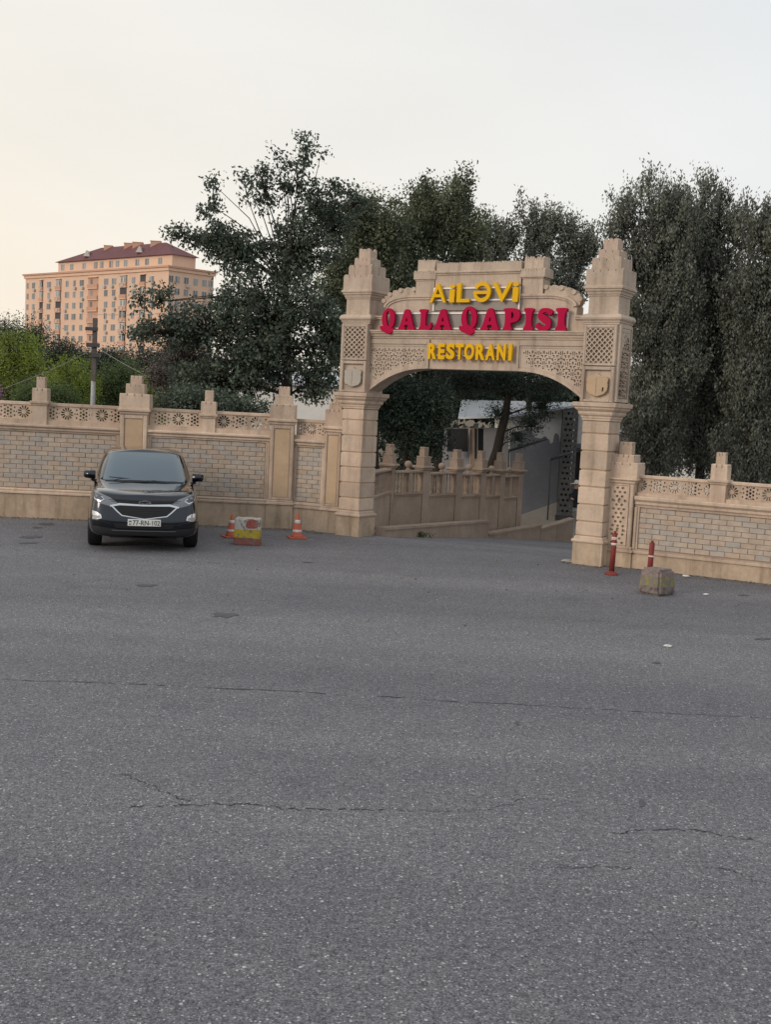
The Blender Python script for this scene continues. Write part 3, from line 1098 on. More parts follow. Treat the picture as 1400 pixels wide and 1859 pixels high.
NA = 22
axs = [ARCH_L + AX * (k / NA) ** 1.15 for k in range(NA + 1)]
for side in (0, 1):
    F = (lambda x: x) if side == 0 else mxx
    core = [(x, arch_z(x)) for x in axs] + [(MID, 3.90), (ARCH_L, 3.90)]
    core = [(F(x), z) for x, z in core]
    if side: core = core[::-1]
    me = plate([core], .35, M_STONE2, 'arch_spandrel')
    me.transform(Matrix.Translation((0, .355, 0)))
    sp = link('arch_spandrel', me, gate)
    off = .085

    def nrm(i):
        a, b = axs[max(i - 1, 0)], axs[min(i + 1, NA)]
        d = Vector((b - a, arch_z(b) - arch_z(a))).normalized()
        return (-d.y, d.x)
    for w0, w1, yy in ((0.0, .05, .085), (.05, .085, .105)):
        vs, fs = [], []
        for i, x in enumerate(axs):
            n_ = nrm(i)
            for w in (w0, w1):
                q = (F(min(max(x + n_[0] * w, ARCH_L - .002), MID)), arch_z(x) + n_[1] * w)
                vs += [(q[0], yy, q[1]), (q[0], .19, q[1])]
        for i in range(NA):
            a = i * 4
            fs += [(a, a + 4, a + 6, a + 2), (a + 2, a + 6, a + 7, a + 3), (a, a + 1, a + 5, a + 4)]
        me = MB().add(vs, fs).mesh('arch_moulding', M_STONE2)
        link('arch_moulding', fix_normals(me), gate)
    inn = lambda x, z: (ARCH_L + .03 < (x if side == 0 else mxx(x)) < MID - .10) and z < 3.748 and z > arch_z(x if side == 0 else mxx(x)) + .088 and z > arch_z((x if side == 0 else mxx(x)) + .03) + .08
    ring = [(x, arch_z(x) + .075) for x in axs if ARCH_L + .02 < x < MID - .085] + [(MID - .085, 3.345 + .078), (MID - .085, 3.755), (ARCH_L + .02, 3.755)]
    ring = [(F(x), z) for x, z in ring]
    if side: ring = ring[::-1]
    xa, xb = sorted((F(ARCH_L + .02), F(MID - .08)))
    me = plate([ring] + arabesque(inn, xa, xb, 2.9, 3.755, .225), .065, M_STONE2, 'carved_panel')
    me.transform(Matrix.Translation((0, .14, 0)))
    link('carved_panel', me, gate)
    f = MB()
    xs = sorted((F(MID - .05), F(MID + .0)))
    f.cbox(xs[0], xs[1], .08, .19, 3.345, 3.895, .006)
    xs = sorted((F(MID - .085), F(MID - .05)))
    f.cbox(xs[0], xs[1], .10, .19, 3.40, 3.80, .006)
    xs = sorted((F(ARCH_L), F(MID - .085)))
    f.cbox(xs[0], xs[1], .10, .19, 3.755, 3.80, .006)
    xs = sorted((F(ARCH_L), F(MID - .05)))
    f.cbox(xs[0], xs[1], .082, .189, 3.80, 3.894, .006)
    f.build('panel_frame', M_STONE2, gate)
MB().box(MID + .002, mxx(MID) - .002, .12, .50, 3.348, 3.90).build('lintel_panel', M_STONE2, gate)
MB().prof_x([(.53, 3.896), (.115, 3.896), (.11, 3.91), (.09, 3.915), (.09, 3.94), (.065, 3.95), (.06, 3.98), (.03, 4.0), (.025, 4.03), (.005, 4.035), (.005, 4.062), (.53, 4.07)], PL + .30, PR - .30).build('entablature', M_STONE2, gate)

# attic wall with its shoulders
XS = .735                                              # outer edge of the scroll
arcx = [(XS + .02 + .56 * (1 - math.cos(t)), 4.50 + .20 * math.sin(t)) for t in [math.pi / 2 * k / 10 for k in range(11)]]
atp = [(PL + .31, 4.066), (PL + .31, 4.285), (XS, 4.285)] + [(XS, 4.50)] + arcx[1:] + [(1.42, 4.702)]
full = atp + [(mxx(x), z) for x, z in atp[::-1]]
me = plate([full[::-1]], .30, M_STONE2, 'attic_wall')
me.transform(Matrix.Translation((0, .31, 0)))
link('attic_wall', me, gate)
for side in (0, 1):
    F = (lambda x: x) if side == 0 else mxx
    a, b = sorted((F(PL + .30), F(XS)))
    MB().prof_x([(.47, 4.26), (.15, 4.26), (.12, 4.28), (.12, 4.305), (.10, 4.315), (.10, 4.34), (.47, 4.345)], a, b).build('side_cornice', M_STONE2, gate)
    # curved moulding following the shoulder
    for w0, w1, yy in ((-.052, -.012, .135), (-.012, .028, .115)):
        vs, fs = [], []
        pts = arcx + [(1.42, 4.70), (1.83, 4.70)]
        for i, (x, z) in enumerate(pts):
            x0_, z0_ = pts[max(i - 1, 0)]
            x1_, z1_ = pts[min(i + 1, len(pts) - 1)]
            d = Vector((x1_ - x0_, z1_ - z0_)).normalized()
            for w in (w0, w1):
                vs += [(F(x - d.y * w), yy, z + d.x * w), (F(x - d.y * w), .20 if x < 1.45 else .14 + .06, z + d.x * w)]
        for i in range(len(pts) - 1):
            q = i * 4
            fs += [(q, q + 4, q + 6, q + 2), (q + 2, q + 6, q + 7, q + 3), (q, q + 1, q + 5, q + 4)]
        link('shoulder_moulding', fix_normals(MB().add(vs, fs).mesh('shoulder_moulding', M_STONE2)), gate)
    # scalloped crest
    ins = [(x, z + .02) for x, z in arcx] + [(1.385, 4.72)]
    outer = []
    NB = 7
    for k in range(NB * 6 + 1):
        t = k / (NB * 6)
        ang = math.pi * (.02 + .56 * t)
        bx, bz = 1.28 - .60 * math.cos(ang), 4.585 + .265 * math.sin(ang)
        bump = abs(math.sin(math.pi * NB * t)) * .035
        outer.append((bx - math.cos(ang) * bump, bz + math.sin(ang) * bump))
    outer = [(min(x, 1.365), z) for x, z in outer]
    poly = [(F(x), z) for x, z in [(XS - .03, 4.53)] + outer + [(1.385, 4.725)] + ins[-2::-1]]
    if side == 0: poly = poly[::-1]
    me = plate([poly], .16, M_STONE2, 'scroll_crest', bevel=.006)
    me.transform(Matrix.Translation((0, .27, 0)))
    cr_ = link('scroll_crest', me, gate)
    for k in (0, 2, 4, 6):
        t = (k + .5) / NB
        ang = math.pi * (.02 + .56 * t)
        bx, bz = F(1.28 - .60 * math.cos(ang)), 4.585 + .265 * math.sin(ang)
        mb = MB()
        c = mb.prism(ell(bx, bz, .046, .044, 12), .165, .2)
        mb.build('curl', M_STONE2, cr_)
    # merlons
    a, b = sorted((F(1.40), F(1.825)))
    c = (a + b) / 2
    MB().rings(c, .31, (b - a) / 2 - .01, .15, [(0, 4.70), (0, 5.0)]).build('merlon_shaft', M_STONE2, gate)
    MB().rings(c, .31, (b - a) / 2 - .01, .15, [(0, 4.995), (.015, 5.0), (.015, 5.02), (.004, 5.03)]).build('merlon_cap', M_STONE2, gate)
    scallop_tier(gate, c, .31, (b - a) / 2 + .03, .185, 5.025, 5.19, 9, M_STONE2, rg)
    scallop_tier(gate, c, .31, (b - a) / 2 - .025, .14, 5.12, 5.40, 8, M_STONE2, rg, .1)
MB().box(1.842, mxx(1.842), .145, .47, 4.70, 5.095).build('attic_panel', M_STONE2, gate)
MB().prof_x([(.48, 5.085), (.14, 5.085), (.125, 5.10), (.125, 5.12), (.105, 5.13), (.105, 5.15), (.12, 5.165), (.48, 5.168)], 1.845, mxx(1.845)).build('attic_cornice', M_STONE2, gate)
rr = random.Random(3)
poly = [(1.85, 5.165), (mxx(1.85), 5.165)]
n = 30
w = (mxx(1.85) - 1.85) / n
for k in range(n - 1, -1, -1):
    x = 1.85 + k * w
    t = 5.335 - rr.uniform(0, .012)
    for f_, dz in ((.95, .03), (.75, .005), (.25, .005), (.05, .03)): poly.append((x + f_ * w, t - dz))
MB().prism(poly, .15, .44).build('attic_crest', M_STONE2, gate)

# ------------------------------------------------------------------ sign lettering fixed to the gate
LD = .065
CH = {
    'I': [[(.02, 0), (.60, 0), (.62, .10), (.50, .20), (.47, .5), (.50, .80), (.62, .90), (.60, 1), (.02, 1), (0, .90), (.12, .80), (.15, .5), (.12, .2), (0, .10)]],
    'A': [[(0, 0), (.42, 0), (.44, .10), (.36, .15), (.38, .25), (.62, .25), (.64, .15), (.56, .10), (.58, 0), (1, 0), (1.02, .10), (.93, .17), (.66, .97), (.55, 1.02), (.40, 1), (.33, .93), (.09, .17), (-.02, .10)],
          [(.42, .40), (.58, .40), (.50, .68)]],
    'L': [[(0, 0), (.93, 0), (1, .30), (.93, .38), (.84, .33), (.74, .19), (.52, .17), (.50, .5), (.52, .84), (.62, .90), (.62, 1), (0, 1), (0, .90), (.12, .84), (.14, .5), (.12, .16), (0, .10)]],
    'P': [[(0, 0), (.55, 0), (.57, .10), (.47, .16), (.46, .36), (.62, .36), (.85, .42), (.98, .56), (.99, .76), (.90, .92), (.70, 1), (0, 1), (0, .90), (.10, .84), (.12, .5), (.10, .16), (0, .10)],
          [(.46, .52), (.58, .53), (.64, .68), (.58, .83), (.46, .85)]],
    'Q': [[(.5 + .5 * math.cos(t), .53 + .50 * math.sin(t)) for t in [2 * math.pi * k / 18 for k in range(18)]],
          [(.5 + .17 * math.cos(t) + .05 * -math.sin(t), .55 + .35 * math.sin(t)) for t in [2 * math.pi * k / 14 for k in range(14)]]],
}


def stroke(path):
    a, b = [], []
    for i, (x, z, w) in enumerate(path):
        x0, z0, _ = path[max(i - 1, 0)]
        x1, z1, _ = path[min(i + 1, len(path) - 1)]
        d = Vector((x1 - x0, z1 - z0)).normalized()
        a.append((x - d.y * w / 2, z + d.x * w / 2))
        b.append((x + d.y * w / 2, z - d.x * w / 2))
    return a + b[::-1]


CH['S'] = [stroke([(.88, .72, .30), (.76, .86, .22), (.52, .92, .18), (.28, .84, .26), (.24, .66, .32), (.46, .53, .34), (.74, .38, .36), (.74, .17, .32), (.48, .08, .18), (.24, .14, .22), (.10, .30, .28)])]
QT = stroke([(-.02, .14, .09), (.12, .07, .18), (.34, .03, .22), (.6, -.06, .22), (.82, -.06, .18), (1.0, .06, .07)])


def letter(parent, me, x0, x1, z0, z1, y, m):
    fit(me, x0, x1, z0, z1, y)
    return link('letter', me, parent)


su = .01136 * .985
ux = lambda px: .735 + (px - 691) * su
s2 = empty('sign_lettering', G0, -GA)
tag(s2, 'row of fat crimson letters reading QALA QAPISI across the gate', 'sign')
for ch, a, b, zz in (('Q', 45, 160, 0), ('A', 178, 308, 1), ('L', 332, 435, 1), ('A', 443, 577, 1), ('Q', 633, 760, 2), ('A', 775, 912, 3), ('P', 930, 1050, 3), ('I', 1068, 1142, 3), ('S', 1150, 1265, 3), ('I', 1277, 1358, 3)):
    x0, x1 = ux(680 + (a + (9 if ch == 'Q' else 3)) / 3.784), ux(680 + (b - (7 if ch == 'Q' else 3)) / 3.784)
    h0, h1 = 4.06, (4.475, 4.455, 4.50, 4.465)[zz]
    loops = [chaikin(q, 2) for q in CH[ch]]
    lt = letter(s2, plate(loops, LD, M_RED, 'letter', bevel=.010), x0, x1, h0, h1, .035, M_RED)
    if ch == 'Q':
        w_ = x1 - x0
        tl = plate([[(x0 - .02 + p * w_, h0 + q * (h1 - h0)) for p, q in chaikin(QT, 2)]], LD, M_RED, 'tail', bevel=.010)
        tl.transform(Matrix.Translation((0, .03, 0)))
        link('tail', tl, lt)
for z in (4.385, 4.10):
    MB().box(ux(700), ux(1034), .098, .118, z - .016, z + .016).build('rail', M_WHITE, s2)
MB().box(ux(1034), ux(1034) + .03, .096, .117, 4.085, 4.40).build('rail', M_WHITE, s2)

s1 = empty('sign_lettering', G0, -GA)
tag(s1, 'small yellow letters reading AiLƏVi on the upper attic', 'sign')
sa = .01128 * .985
va = lambda px: 1.815 + (px - 780) * sa
for ch, a, b, h, off in (('A', 779, 811, .345, .012), ('i', 816.5, 827.5, .33, .02), ('L', 831, 855.5, .35, .02), ('Ə', 862, 894, .365, .022), ('V', 897, 933, .35, .012), ('i', 933.5, 944.5, .35, .02)):
    x0, x1 = va(a), va(b)
    if ch == 'Ə':
        rp = [(.5 + .41 * math.cos(t), .5 + .41 * math.sin(t), .19) for t in [R(152) - R(332) * k / 28 for k in range(29)]]
        me = plate([stroke(rp)], LD, M_YEL, 'letter')
        lt = letter(s1, me, x0, x1, 4.575, 4.575 + h, .05, M_YEL)
        MB().box(x0 + .012, x1 - .03, .0155, .0805, 4.575 + h * .40, 4.575 + h * .56).build('crossbar', M_YEL, lt)
    else: letter(s1, text_mesh(ch, LD, M_YEL, off, 'letter'), x0, x1, 4.575, 4.575 + h, .05, M_YEL)
for z, a, b in ((4.845, 783, 943), (4.625, 783, 943)):
    MB().box(va(a), va(b), .100, .122, z - .014, z + .014).build('rail', M_WHITE, s1)
for a in (783, 943):
    MB().box(va(a) - .014, va(a) + .014, .101, .121, 4.43, 4.86).build('rail', M_WHITE, s1)

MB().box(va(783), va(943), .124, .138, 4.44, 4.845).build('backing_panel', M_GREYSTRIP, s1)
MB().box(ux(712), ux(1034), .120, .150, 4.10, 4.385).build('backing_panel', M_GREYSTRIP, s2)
s3 = empty('sign_lettering', G0, -GA)
tag(s3, 'narrow yellow letters reading RESTORANI on the lintel under the crimson row', 'sign')
word = [('R', 780, 796), ('E', 799.5, 812), ('S', 815, 831), ('T', 833, 848), ('O', 849.5, 868), ('R', 871, 888), ('A', 889, 907), ('N', 910, 926), ('I', 931, 937)]
for ch, a, b in word:
    x0, x1 = va(a) + .035, va(b) + .035
    letter(s3, text_mesh(ch, LD * .9, M_YEL, .046, 'letter'), x0, x1, 3.525, 3.82, .02, M_YEL)
for z in (3.75, 3.60):
    MB().box(va(782), va(938), .075, .095, z - .011, z + .011).build('rail', M_WHITE, s3)

# ------------------------------------------------------------------ balustrade along the ramp behind the gate
PO = []
for Y, x, zc_, rt_, rb_ in ((25.5, 704, 842, 852, 893), (26.7, 766, 846, 856, 895), (27.9, 826, 849, 858, 897), (29.1, 870, 850, 860, 898), (30.2, 905, 852, 862, 900), (31.2, 938, 853, 864, 902)):
    PO.append((Y, at(x, 900, Y).x, at(x, zc_, Y).z, at(x, rt_, Y).z, at(x, rb_, Y).z))
PO = [(gw(.14, .62).y, gw(.14, .62).x, 1.42, 1.27, .77)] + PO
bal = empty('balustrade_wall', (PO[1][1], PO[1][0], 0))
tag(bal, 'weathered stone balustrade wall with stepped posts along the ramp inside the gate', 'balustrade')
BW = Matrix.Translation((-PO[1][1], -PO[1][0], 0))
zr = lambda x, y: -KS * max(0, (Vector((x, y, 0)) - G0).dot(gb) - .5)
bal_prof = [(.024, 0), (.024, .03), (.013, .045), (.026, .11), (.030, .16), (.015, .225), (.021, .245), (.011, .26), (.021, .275), (.015, .30), (.030, .36), (.024, .41), (.013, .465), (.024, .48), (.024, .51)]
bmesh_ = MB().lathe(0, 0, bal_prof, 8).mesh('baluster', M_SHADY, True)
for i in range(len(PO)):
    Y, X, zc, zt, zb = PO[i]
    if i == 0: continue
    d = Vector((PO[i][1] - PO[i - 1][1], PO[i][0] - PO[i - 1][0], 0))
    ang = math.atan2(d.y, d.x) - R(8)
    T = BW @ Matrix.Translation((X, Y, 0)) @ Matrix.Rotation(ang, 4, 'Z')
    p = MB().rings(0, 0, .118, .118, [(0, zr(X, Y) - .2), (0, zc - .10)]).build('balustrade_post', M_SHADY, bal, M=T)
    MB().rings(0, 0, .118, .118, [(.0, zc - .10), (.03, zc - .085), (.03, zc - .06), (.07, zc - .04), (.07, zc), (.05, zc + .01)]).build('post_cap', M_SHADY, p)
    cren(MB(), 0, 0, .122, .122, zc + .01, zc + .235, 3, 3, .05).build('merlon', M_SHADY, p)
    cren(MB(), 0, 0, .078, .078, zc + .18, zc + .45, 3, 3, .06).build('merlon', M_SHADY, p)
for i in range(len(PO) - 1):
    (Y0, X0, c0, t0, b0), (Y1, X1, c1, t1, b1) = PO[i], PO[i + 1]
    d = Vector((X1 - X0, Y1 - Y0, 0))
    L = d.length
    T = BW @ Matrix.Translation((X0, Y0, 0)) @ Matrix.Rotation(math.atan2(d.y, d.x), 4, 'Z')
    zt, zb = (t0 + t1) / 2, (b0 + b1) / 2
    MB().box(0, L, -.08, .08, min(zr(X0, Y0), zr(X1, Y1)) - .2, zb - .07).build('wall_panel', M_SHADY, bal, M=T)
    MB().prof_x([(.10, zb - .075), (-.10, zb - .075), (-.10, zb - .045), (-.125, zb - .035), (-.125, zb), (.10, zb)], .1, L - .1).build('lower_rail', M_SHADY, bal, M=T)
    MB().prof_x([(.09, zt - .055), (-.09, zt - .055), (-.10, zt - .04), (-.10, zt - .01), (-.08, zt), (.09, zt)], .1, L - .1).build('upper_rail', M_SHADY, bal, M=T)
    n = max(3, int((L - .36) / .135))
    h = zt - .055 - zb
    for k in range(n):
        x = .2 + (L - .4) * (k + .5) / n
        if k == n // 2 and i > 0: continue
        link('baluster', bmesh_, bal, T @ Matrix.Translation((x, 0, zb)) @ Matrix.Diagonal((1, 1, h / .51, 1)))
    if i > 0:
        x = .2 + (L - .4) * (n // 2 + .5) / n
        MB().rings(x, 0, .065, .085, [(0, zb), (0, zt - .055)]).build('middle_post', M_SHADY, bal, M=T)
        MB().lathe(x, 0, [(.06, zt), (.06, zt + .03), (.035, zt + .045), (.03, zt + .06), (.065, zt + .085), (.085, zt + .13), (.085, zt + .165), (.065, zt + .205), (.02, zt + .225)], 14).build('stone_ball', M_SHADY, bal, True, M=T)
# stepped kerb wall at the foot of the balustrade
kerb = empty('kerb_wall', gw(1.0, 1.2), 0)
tag(kerb, 'low stepped stone kerb wall with a coping under the balustrade', 'kerb wall')
KB = Matrix.Translation(-gw(1.0, 1.2))
k1, k2, k3 = at(880, 955, 28.6), at(975, 955, 31.0), at(1034, 945, 31.4)
segs = [((-.10, 22.78), (k1.x, 28.6), 0, 0), ((k1.x, 28.6), (k2.x, 31.0), 0, 0), ((k2.x, 31.0), (k3.x, 31.4), 0, 0)]
toff = Vector((.10, -.12, 0))
for k, (a, b, zt, _) in enumerate(segs):
    A, B = Vector((*a, 0)) + toff, Vector((*b, 0)) + toff
    zt_a, zt_b = ((at(683, 957, 22.7).z, at(880, 944, 28.5).z), (at(880, 968, 28.5).z, at(975, 952, 30.9).z), (at(975, 959, 30.9).z, at(1033, 940, 31.3).z))[k]
    d = B - A
    L = d.length
    T = KB @ Matrix.Translation(A) @ Matrix.Rotation(math.atan2(d.y, d.x), 4, 'Z')
    n = max(2, int(L / .42))
    for j in range(n):
        x0, x1 = L * j / n, L * (j + 1) / n
        z0, z1 = zt_a + (zt_b - zt_a) * j / n, zt_a + (zt_b - zt_a) * (j + 1) / n
        mb = MB()
        zb0 = zr(A.x + d.x * (j + .5) / n, A.y + d.y * (j + .5) / n) - .35
        mb.add([(x0 + .004, 0, zb0), (x1 - .004, 0, zb0), (x1 - .004, .2, zb0), (x0 + .004, .2, zb0), (x0 + .004, 0, z0 - .05), (x1 - .004, 0, z1 - .05), (x1 - .004, .2, z1 - .05), (x0 + .004, .2, z0 - .05)],
               [(3, 2, 1, 0), (4, 5, 6, 7), (0, 1, 5, 4), (1, 2, 6, 5), (2, 3, 7, 6), (3, 0, 4, 7)])
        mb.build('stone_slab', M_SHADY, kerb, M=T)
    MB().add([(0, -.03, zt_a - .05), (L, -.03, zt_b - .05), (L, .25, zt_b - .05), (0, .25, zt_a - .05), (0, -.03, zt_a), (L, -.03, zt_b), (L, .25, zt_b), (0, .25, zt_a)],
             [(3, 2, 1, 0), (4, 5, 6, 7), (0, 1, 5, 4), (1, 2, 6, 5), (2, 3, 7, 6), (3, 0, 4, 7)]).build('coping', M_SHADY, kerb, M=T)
    if k < 2:
        MB().box(0, L, .2, .5, -2.2, min(zt_a, zt_b) - .06).build('backing', M_MORTAR, kerb, M=T)

# ------------------------------------------------------------------ grey outbuilding beyond the ramp
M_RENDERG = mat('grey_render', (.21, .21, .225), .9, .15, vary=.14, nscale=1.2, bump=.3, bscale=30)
M_RENDERL = mat('pale_render', (.68, .66, .62), .9, .15, vary=.12, nscale=1.0, bump=.3, bscale=30)
M_ROOFM = mat('metal_roof', (.50, .53, .57), .38, .5, metal=.35, vary=.1, nscale=1.5)
M_DGLASS = mat('dark_glass', (.02, .022, .025), .08, .6)
YB = 36.0
P = lambda x, y, Y=YB: at(x, y, Y)
ob = empty('outbuilding', P(985, 950))
tag(ob, 'grey rendered outbuilding with a pale metal roof seen through the arch', 'building')
OB = Matrix.Translation(-P(985, 950))


def quadbox(name, q, depth, m, parent, base=OB):
    """q: four world points of the front face, pushed back by depth"""
    q = [Vector(p) for p in q]
    k = [p + Vector((0, depth, 0)) for p in q]
    mb = MB().add(q + k, [(0, 1, 2, 3), (7, 6, 5, 4), (0, 4, 5, 1), (1, 5, 6, 2), (2, 6, 7, 3), (3, 7, 4, 0)])
    me = mb.mesh(name, m)
    return link(name, fix_normals(me), parent, base)


quadbox('wall', [P(925, 985), P(1160, 985), P(1160, 722), P(925, 757)], 5.0, M_RENDERL, ob)
quadbox('base_wall', [P(930, 985, YB - .12), P(1160, 985, YB - .12), P(1160, 860, YB - .12), P(930, 941, YB - .12)], .10, M_GREYST, ob)
# dark lower paint whose upper edge is cut like a row of towers
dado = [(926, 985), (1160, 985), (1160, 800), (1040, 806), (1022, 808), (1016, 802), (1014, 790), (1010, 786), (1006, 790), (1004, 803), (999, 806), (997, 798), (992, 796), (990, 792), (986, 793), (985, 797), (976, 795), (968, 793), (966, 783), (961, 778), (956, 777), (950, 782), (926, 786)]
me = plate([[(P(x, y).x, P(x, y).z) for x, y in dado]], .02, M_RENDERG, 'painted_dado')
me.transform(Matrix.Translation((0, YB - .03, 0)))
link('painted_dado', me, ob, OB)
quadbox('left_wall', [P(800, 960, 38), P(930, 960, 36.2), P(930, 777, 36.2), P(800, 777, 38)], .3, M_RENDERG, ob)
for x in (858,): quadbox('wall_pillar', [P(x - 4, 960, 37), P(x + 4, 960, 37), P(x + 4, 777, 37), P(x - 4, 777, 37)], .3, M_SHADY, ob)
for a, b in ((812, 850), (868, 890)): quadbox('window', [P(a, 820, 36.9), P(b, 820, 36.9), P(b, 778, 36.9), P(a, 778, 36.9)], .05, M_DGLASS, ob)
# roof: rake rises to the right, seen from its low side; standing seams
e0, e1, e2 = P(832, 757, 36.4), P(927, 754, 35.7), P(1062, 733, 35.6)
r0, r1 = P(838, 726, 40.5), P(1062, 731, 40.5)
mb = MB().add([e0, e1, e2, r1, r0], [(0, 1, 2, 3, 4)])
n_ = [p - Vector((0, 0, .07)) for p in (e0, e1, e2, r1, r0)]
mb.add([e0, e1, e2, r1, r0] + n_, [(i, 5 + i, 5 + (i + 1) % 5, (i + 1) % 5) for i in range(5)] + [(9, 8, 7, 6, 5)])
link('roof', mb.mesh('roof', M_ROOFM), ob, OB)
for k in range(9):
    t = (k + .5) / 9
    a = e0.lerp(e1, t / .45) if t < .45 else e1.lerp(e2, (t - .45) / .55)
    b = r0.lerp(r1, t)
    MB().tube([a + Vector((0, 0, .012)), b + Vector((0, 0, .012))], .015, 4).build('roof_seam', M_ROOFM, ob, M=OB)
# pierced screen column
xa, xb, z0, z1 = P(1008, 935).x, P(1036, 935).x, P(1020, 934).z, P(1025, 742).z
L = [[(xa, z0), (xb, z0), (xb, z1), (xa, z1)]]
w = xb - xa
nr = int((z1 - z0) / .17)
for r in range(nr):
    z = z0 + .06 + (r + .5) * (z1 - z0 - .12) / nr
    for c in ((.22, .5, .78) if r % 2 else (.35, .65)):
        L.append(ell(xa + w * c, z, w * .10, .045, 6, r * .5))
    if r % 2 == 0:
        for c in (.12, .88): L.append([(xa + w * c - .015, z - .03), (xa + w * c + .015, z - .03), (xa + w * c, z + .04)])
M_SCREEN = mat('dark_screen_stone', (.12, .115, .11), .9, .2, vary=.2, nscale=5)
me = plate(L, .06, M_SCREEN, 'lattice_screen')
me.transform(Matrix.Translation((0, YB - .32, 0)))
link('lattice_screen', me, ob, OB)
MB().box(xa + .02, xb - .02, YB - .20, YB - .02, z0, z1).build('screen_backing', M_DARKM, ob, M=OB)
MB().box(xa - .02, xb + .03, YB - .38, YB - .02, z0 - .16, z0 - .005).build('screen_foot', M_DARKM, ob, M=OB)
MB().tube([P(1045, 733, YB - .3), P(1037, 845, YB - .3), P(1034, 932, YB - .3)], .035, 8).build('drainpipe', M_RENDERL, ob, True, M=OB)
quadbox('window_opening', [P(1035, 912, YB - .06), P(1056, 906, YB - .06), P(1058, 818, YB - .06), P(1039, 825, YB - .06)], .05, M_DGLASS, ob)
quadbox('window_head', [P(1036, 826, YB - .16), P(1160, 785, YB - .16), P(1160, 778, YB - .16), P(1036, 819, YB - .16)], .12, M_DARKM, ob)
quadbox('window_sill', [P(1031, 930, YB - .12), P(1160, 903, YB - .12), P(1160, 890, YB - .12), P(1033, 915, YB - .12)], .10, M_RENDERL, ob)
# sloping pipe rails in front of the wall
for q, ps in ((((924, 818), (993, 796)), ((924, 818), (923, 866))), (((1000, 834), (1010, 830), (1038, 822)), ((1000, 834), (997, 900), (994, 944)))):
    rl = empty('pipe_rail', P(*q[0], YB - .6))
    tag(rl, 'dark sloping pipe rail ' + ('behind the last balustrade post' if q[0][0] == 924 else 'beside the pierced screen column'), 'rail', 'pipe rails by the outbuilding')
    TT = Matrix.Translation(-P(*q[0], YB - .6))
    MB().tube([P(*p, YB - .6) for p in q], .05, 8).build('rail', M_DARKM, rl, True, M=TT)
    MB().tube([P(*p, YB - .6) for p in ps], .022, 6).build('post', M_DARKM, rl, True, M=TT)

# person at the window: white cap, dark clothes
pb = P(1046, 908, YB - .28)
psn = empty('person', pb)
sk = bpy.data.meshes.new('person')
J = [((0, 0, -.25), .15), ((0, 0, .02), .16), ((0, .0, .24), .17), ((0, -.01, .34), .075), ((-.015, -.015, .42), .085), ((-.02, -.02, .53), .088), ((-.16, 0, .27), .065), ((-.21, -.06, .06), .05), ((-.10, -.18, .02), .038), ((.16, 0, .27), .065), ((.21, -.04, .05), .05), ((.16, -.16, -.06), .038)]
E_ = [(0, 1), (1, 2), (2, 3), (3, 4), (4, 5), (2, 6), (6, 7), (7, 8), (2, 9), (9, 10), (10, 11)]
sk.from_pydata([j[0] for j in J], E_, [])
po = bpy.data.objects.new('tmp', sk)
COL.objects.link(po)
po.modifiers.new('s', 'SKIN')
for v, j in zip(sk.skin_vertices[0].data, J): v.radius = (j[1], j[1] * (.65 if j[1] > .12 else 1))
sk.skin_vertices[0].data[0].use_root = True
po.modifiers.new('u', 'SUBSURF').levels = 2
bm_ = bpy.data.meshes.new_from_object(po.evaluated_get(bpy.context.evaluated_depsgraph_get()))
bpy.data.objects.remove(po)
bm_.materials.clear()
bm_.materials.append(mat('dark_clothes', (.03, .032, .04), .9, .1))
bm_.materials.append(mat('skin', (.42, .24, .17), .6, .3))
for p in bm_.polygons:
    p.use_smooth = True
    c = p.center
    p.material_index = 1 if (c.z > .36 or (c.y < -.13 and c.z < .1)) else 0
link('body', bm_, psn)
MB().lathe(-.02, -.02, [(.098, .52), (.10, .56), (.085, .61), (.04, .64)], 12).box(-.21, -.08, -.09, .05, .515, .535).build('cap', M_WHITE, psn)
tag(psn, 'person in a white cap and dark clothes standing at the outbuilding window', 'person')

# ------------------------------------------------------------------ apartment block far behind
M_APT = mat('peach_facade', (.72, .495, .365), .9, .15, vary=.07, nscale=.12, objvary=.0)
M_APTD = mat('terracotta_facade', (.55, .33, .235), .9, .15, vary=.07, nscale=.12)
M_TILE = mat('maroon_roof', (.15, .062, .066), .7, .3, vary=.15, nscale=.3)
M_WFR = mat('window_frame_white', (.56, .52, .47), .5, .4)
M_PANE = mat('window_pane', (.20, .20, .20), .15, .6, objvary=.6)
M_AC = mat('air_conditioner_white', (.50, .47, .43), .6, .3)
YA = 290.0
cor = at(303, 600, YA)
aq = R(41)
apt = empty('apartment_block', (cor.x, cor.y, 0), aq - math.pi / 2)
tag(apt, 'tall peach apartment block with a maroon hipped roof beyond the trees', 'building')
# local frame: front wall runs along -X' ; build in (f, z): f metres from the near corner along each face
fd = Vector((-math.cos(R(39)), math.sin(R(39)), 0))
rd = Vector((math.cos(R(42)), math.sin(R(42)), 0))
AW = apt.matrix_world
apt.rotation_euler = (0, 0, 0)
def on_face(d, px, py):
    """distance along face and height of photo point (px, py)"""
    r_ = vF + vR * ((px - 700) / FPX) - vU * ((py - 929.5) / FPX)
    n = Vector((-d.y, d.x, 0))
    t = n.dot(Vector((cor.x, cor.y, 0))) / n.dot(r_)
    p = Vector((0, 0, EYE)) + r_ * t
    return (p - Vector((cor.x, cor.y, 0))).dot(d), p.z


FL, RLn = on_face(fd, 45.5, 560)[0], on_face(rd, 386, 560)[0]
ZT = on_face(fd, 303, 485)[1]
nf = fd.cross(Vector((0, 0, 1)))
nf = nf if nf.y < 0 else -nf
nr_ = rd.cross(Vector((0, 0, 1)))
nr_ = nr_ if nr_.y < 0 else -nr_


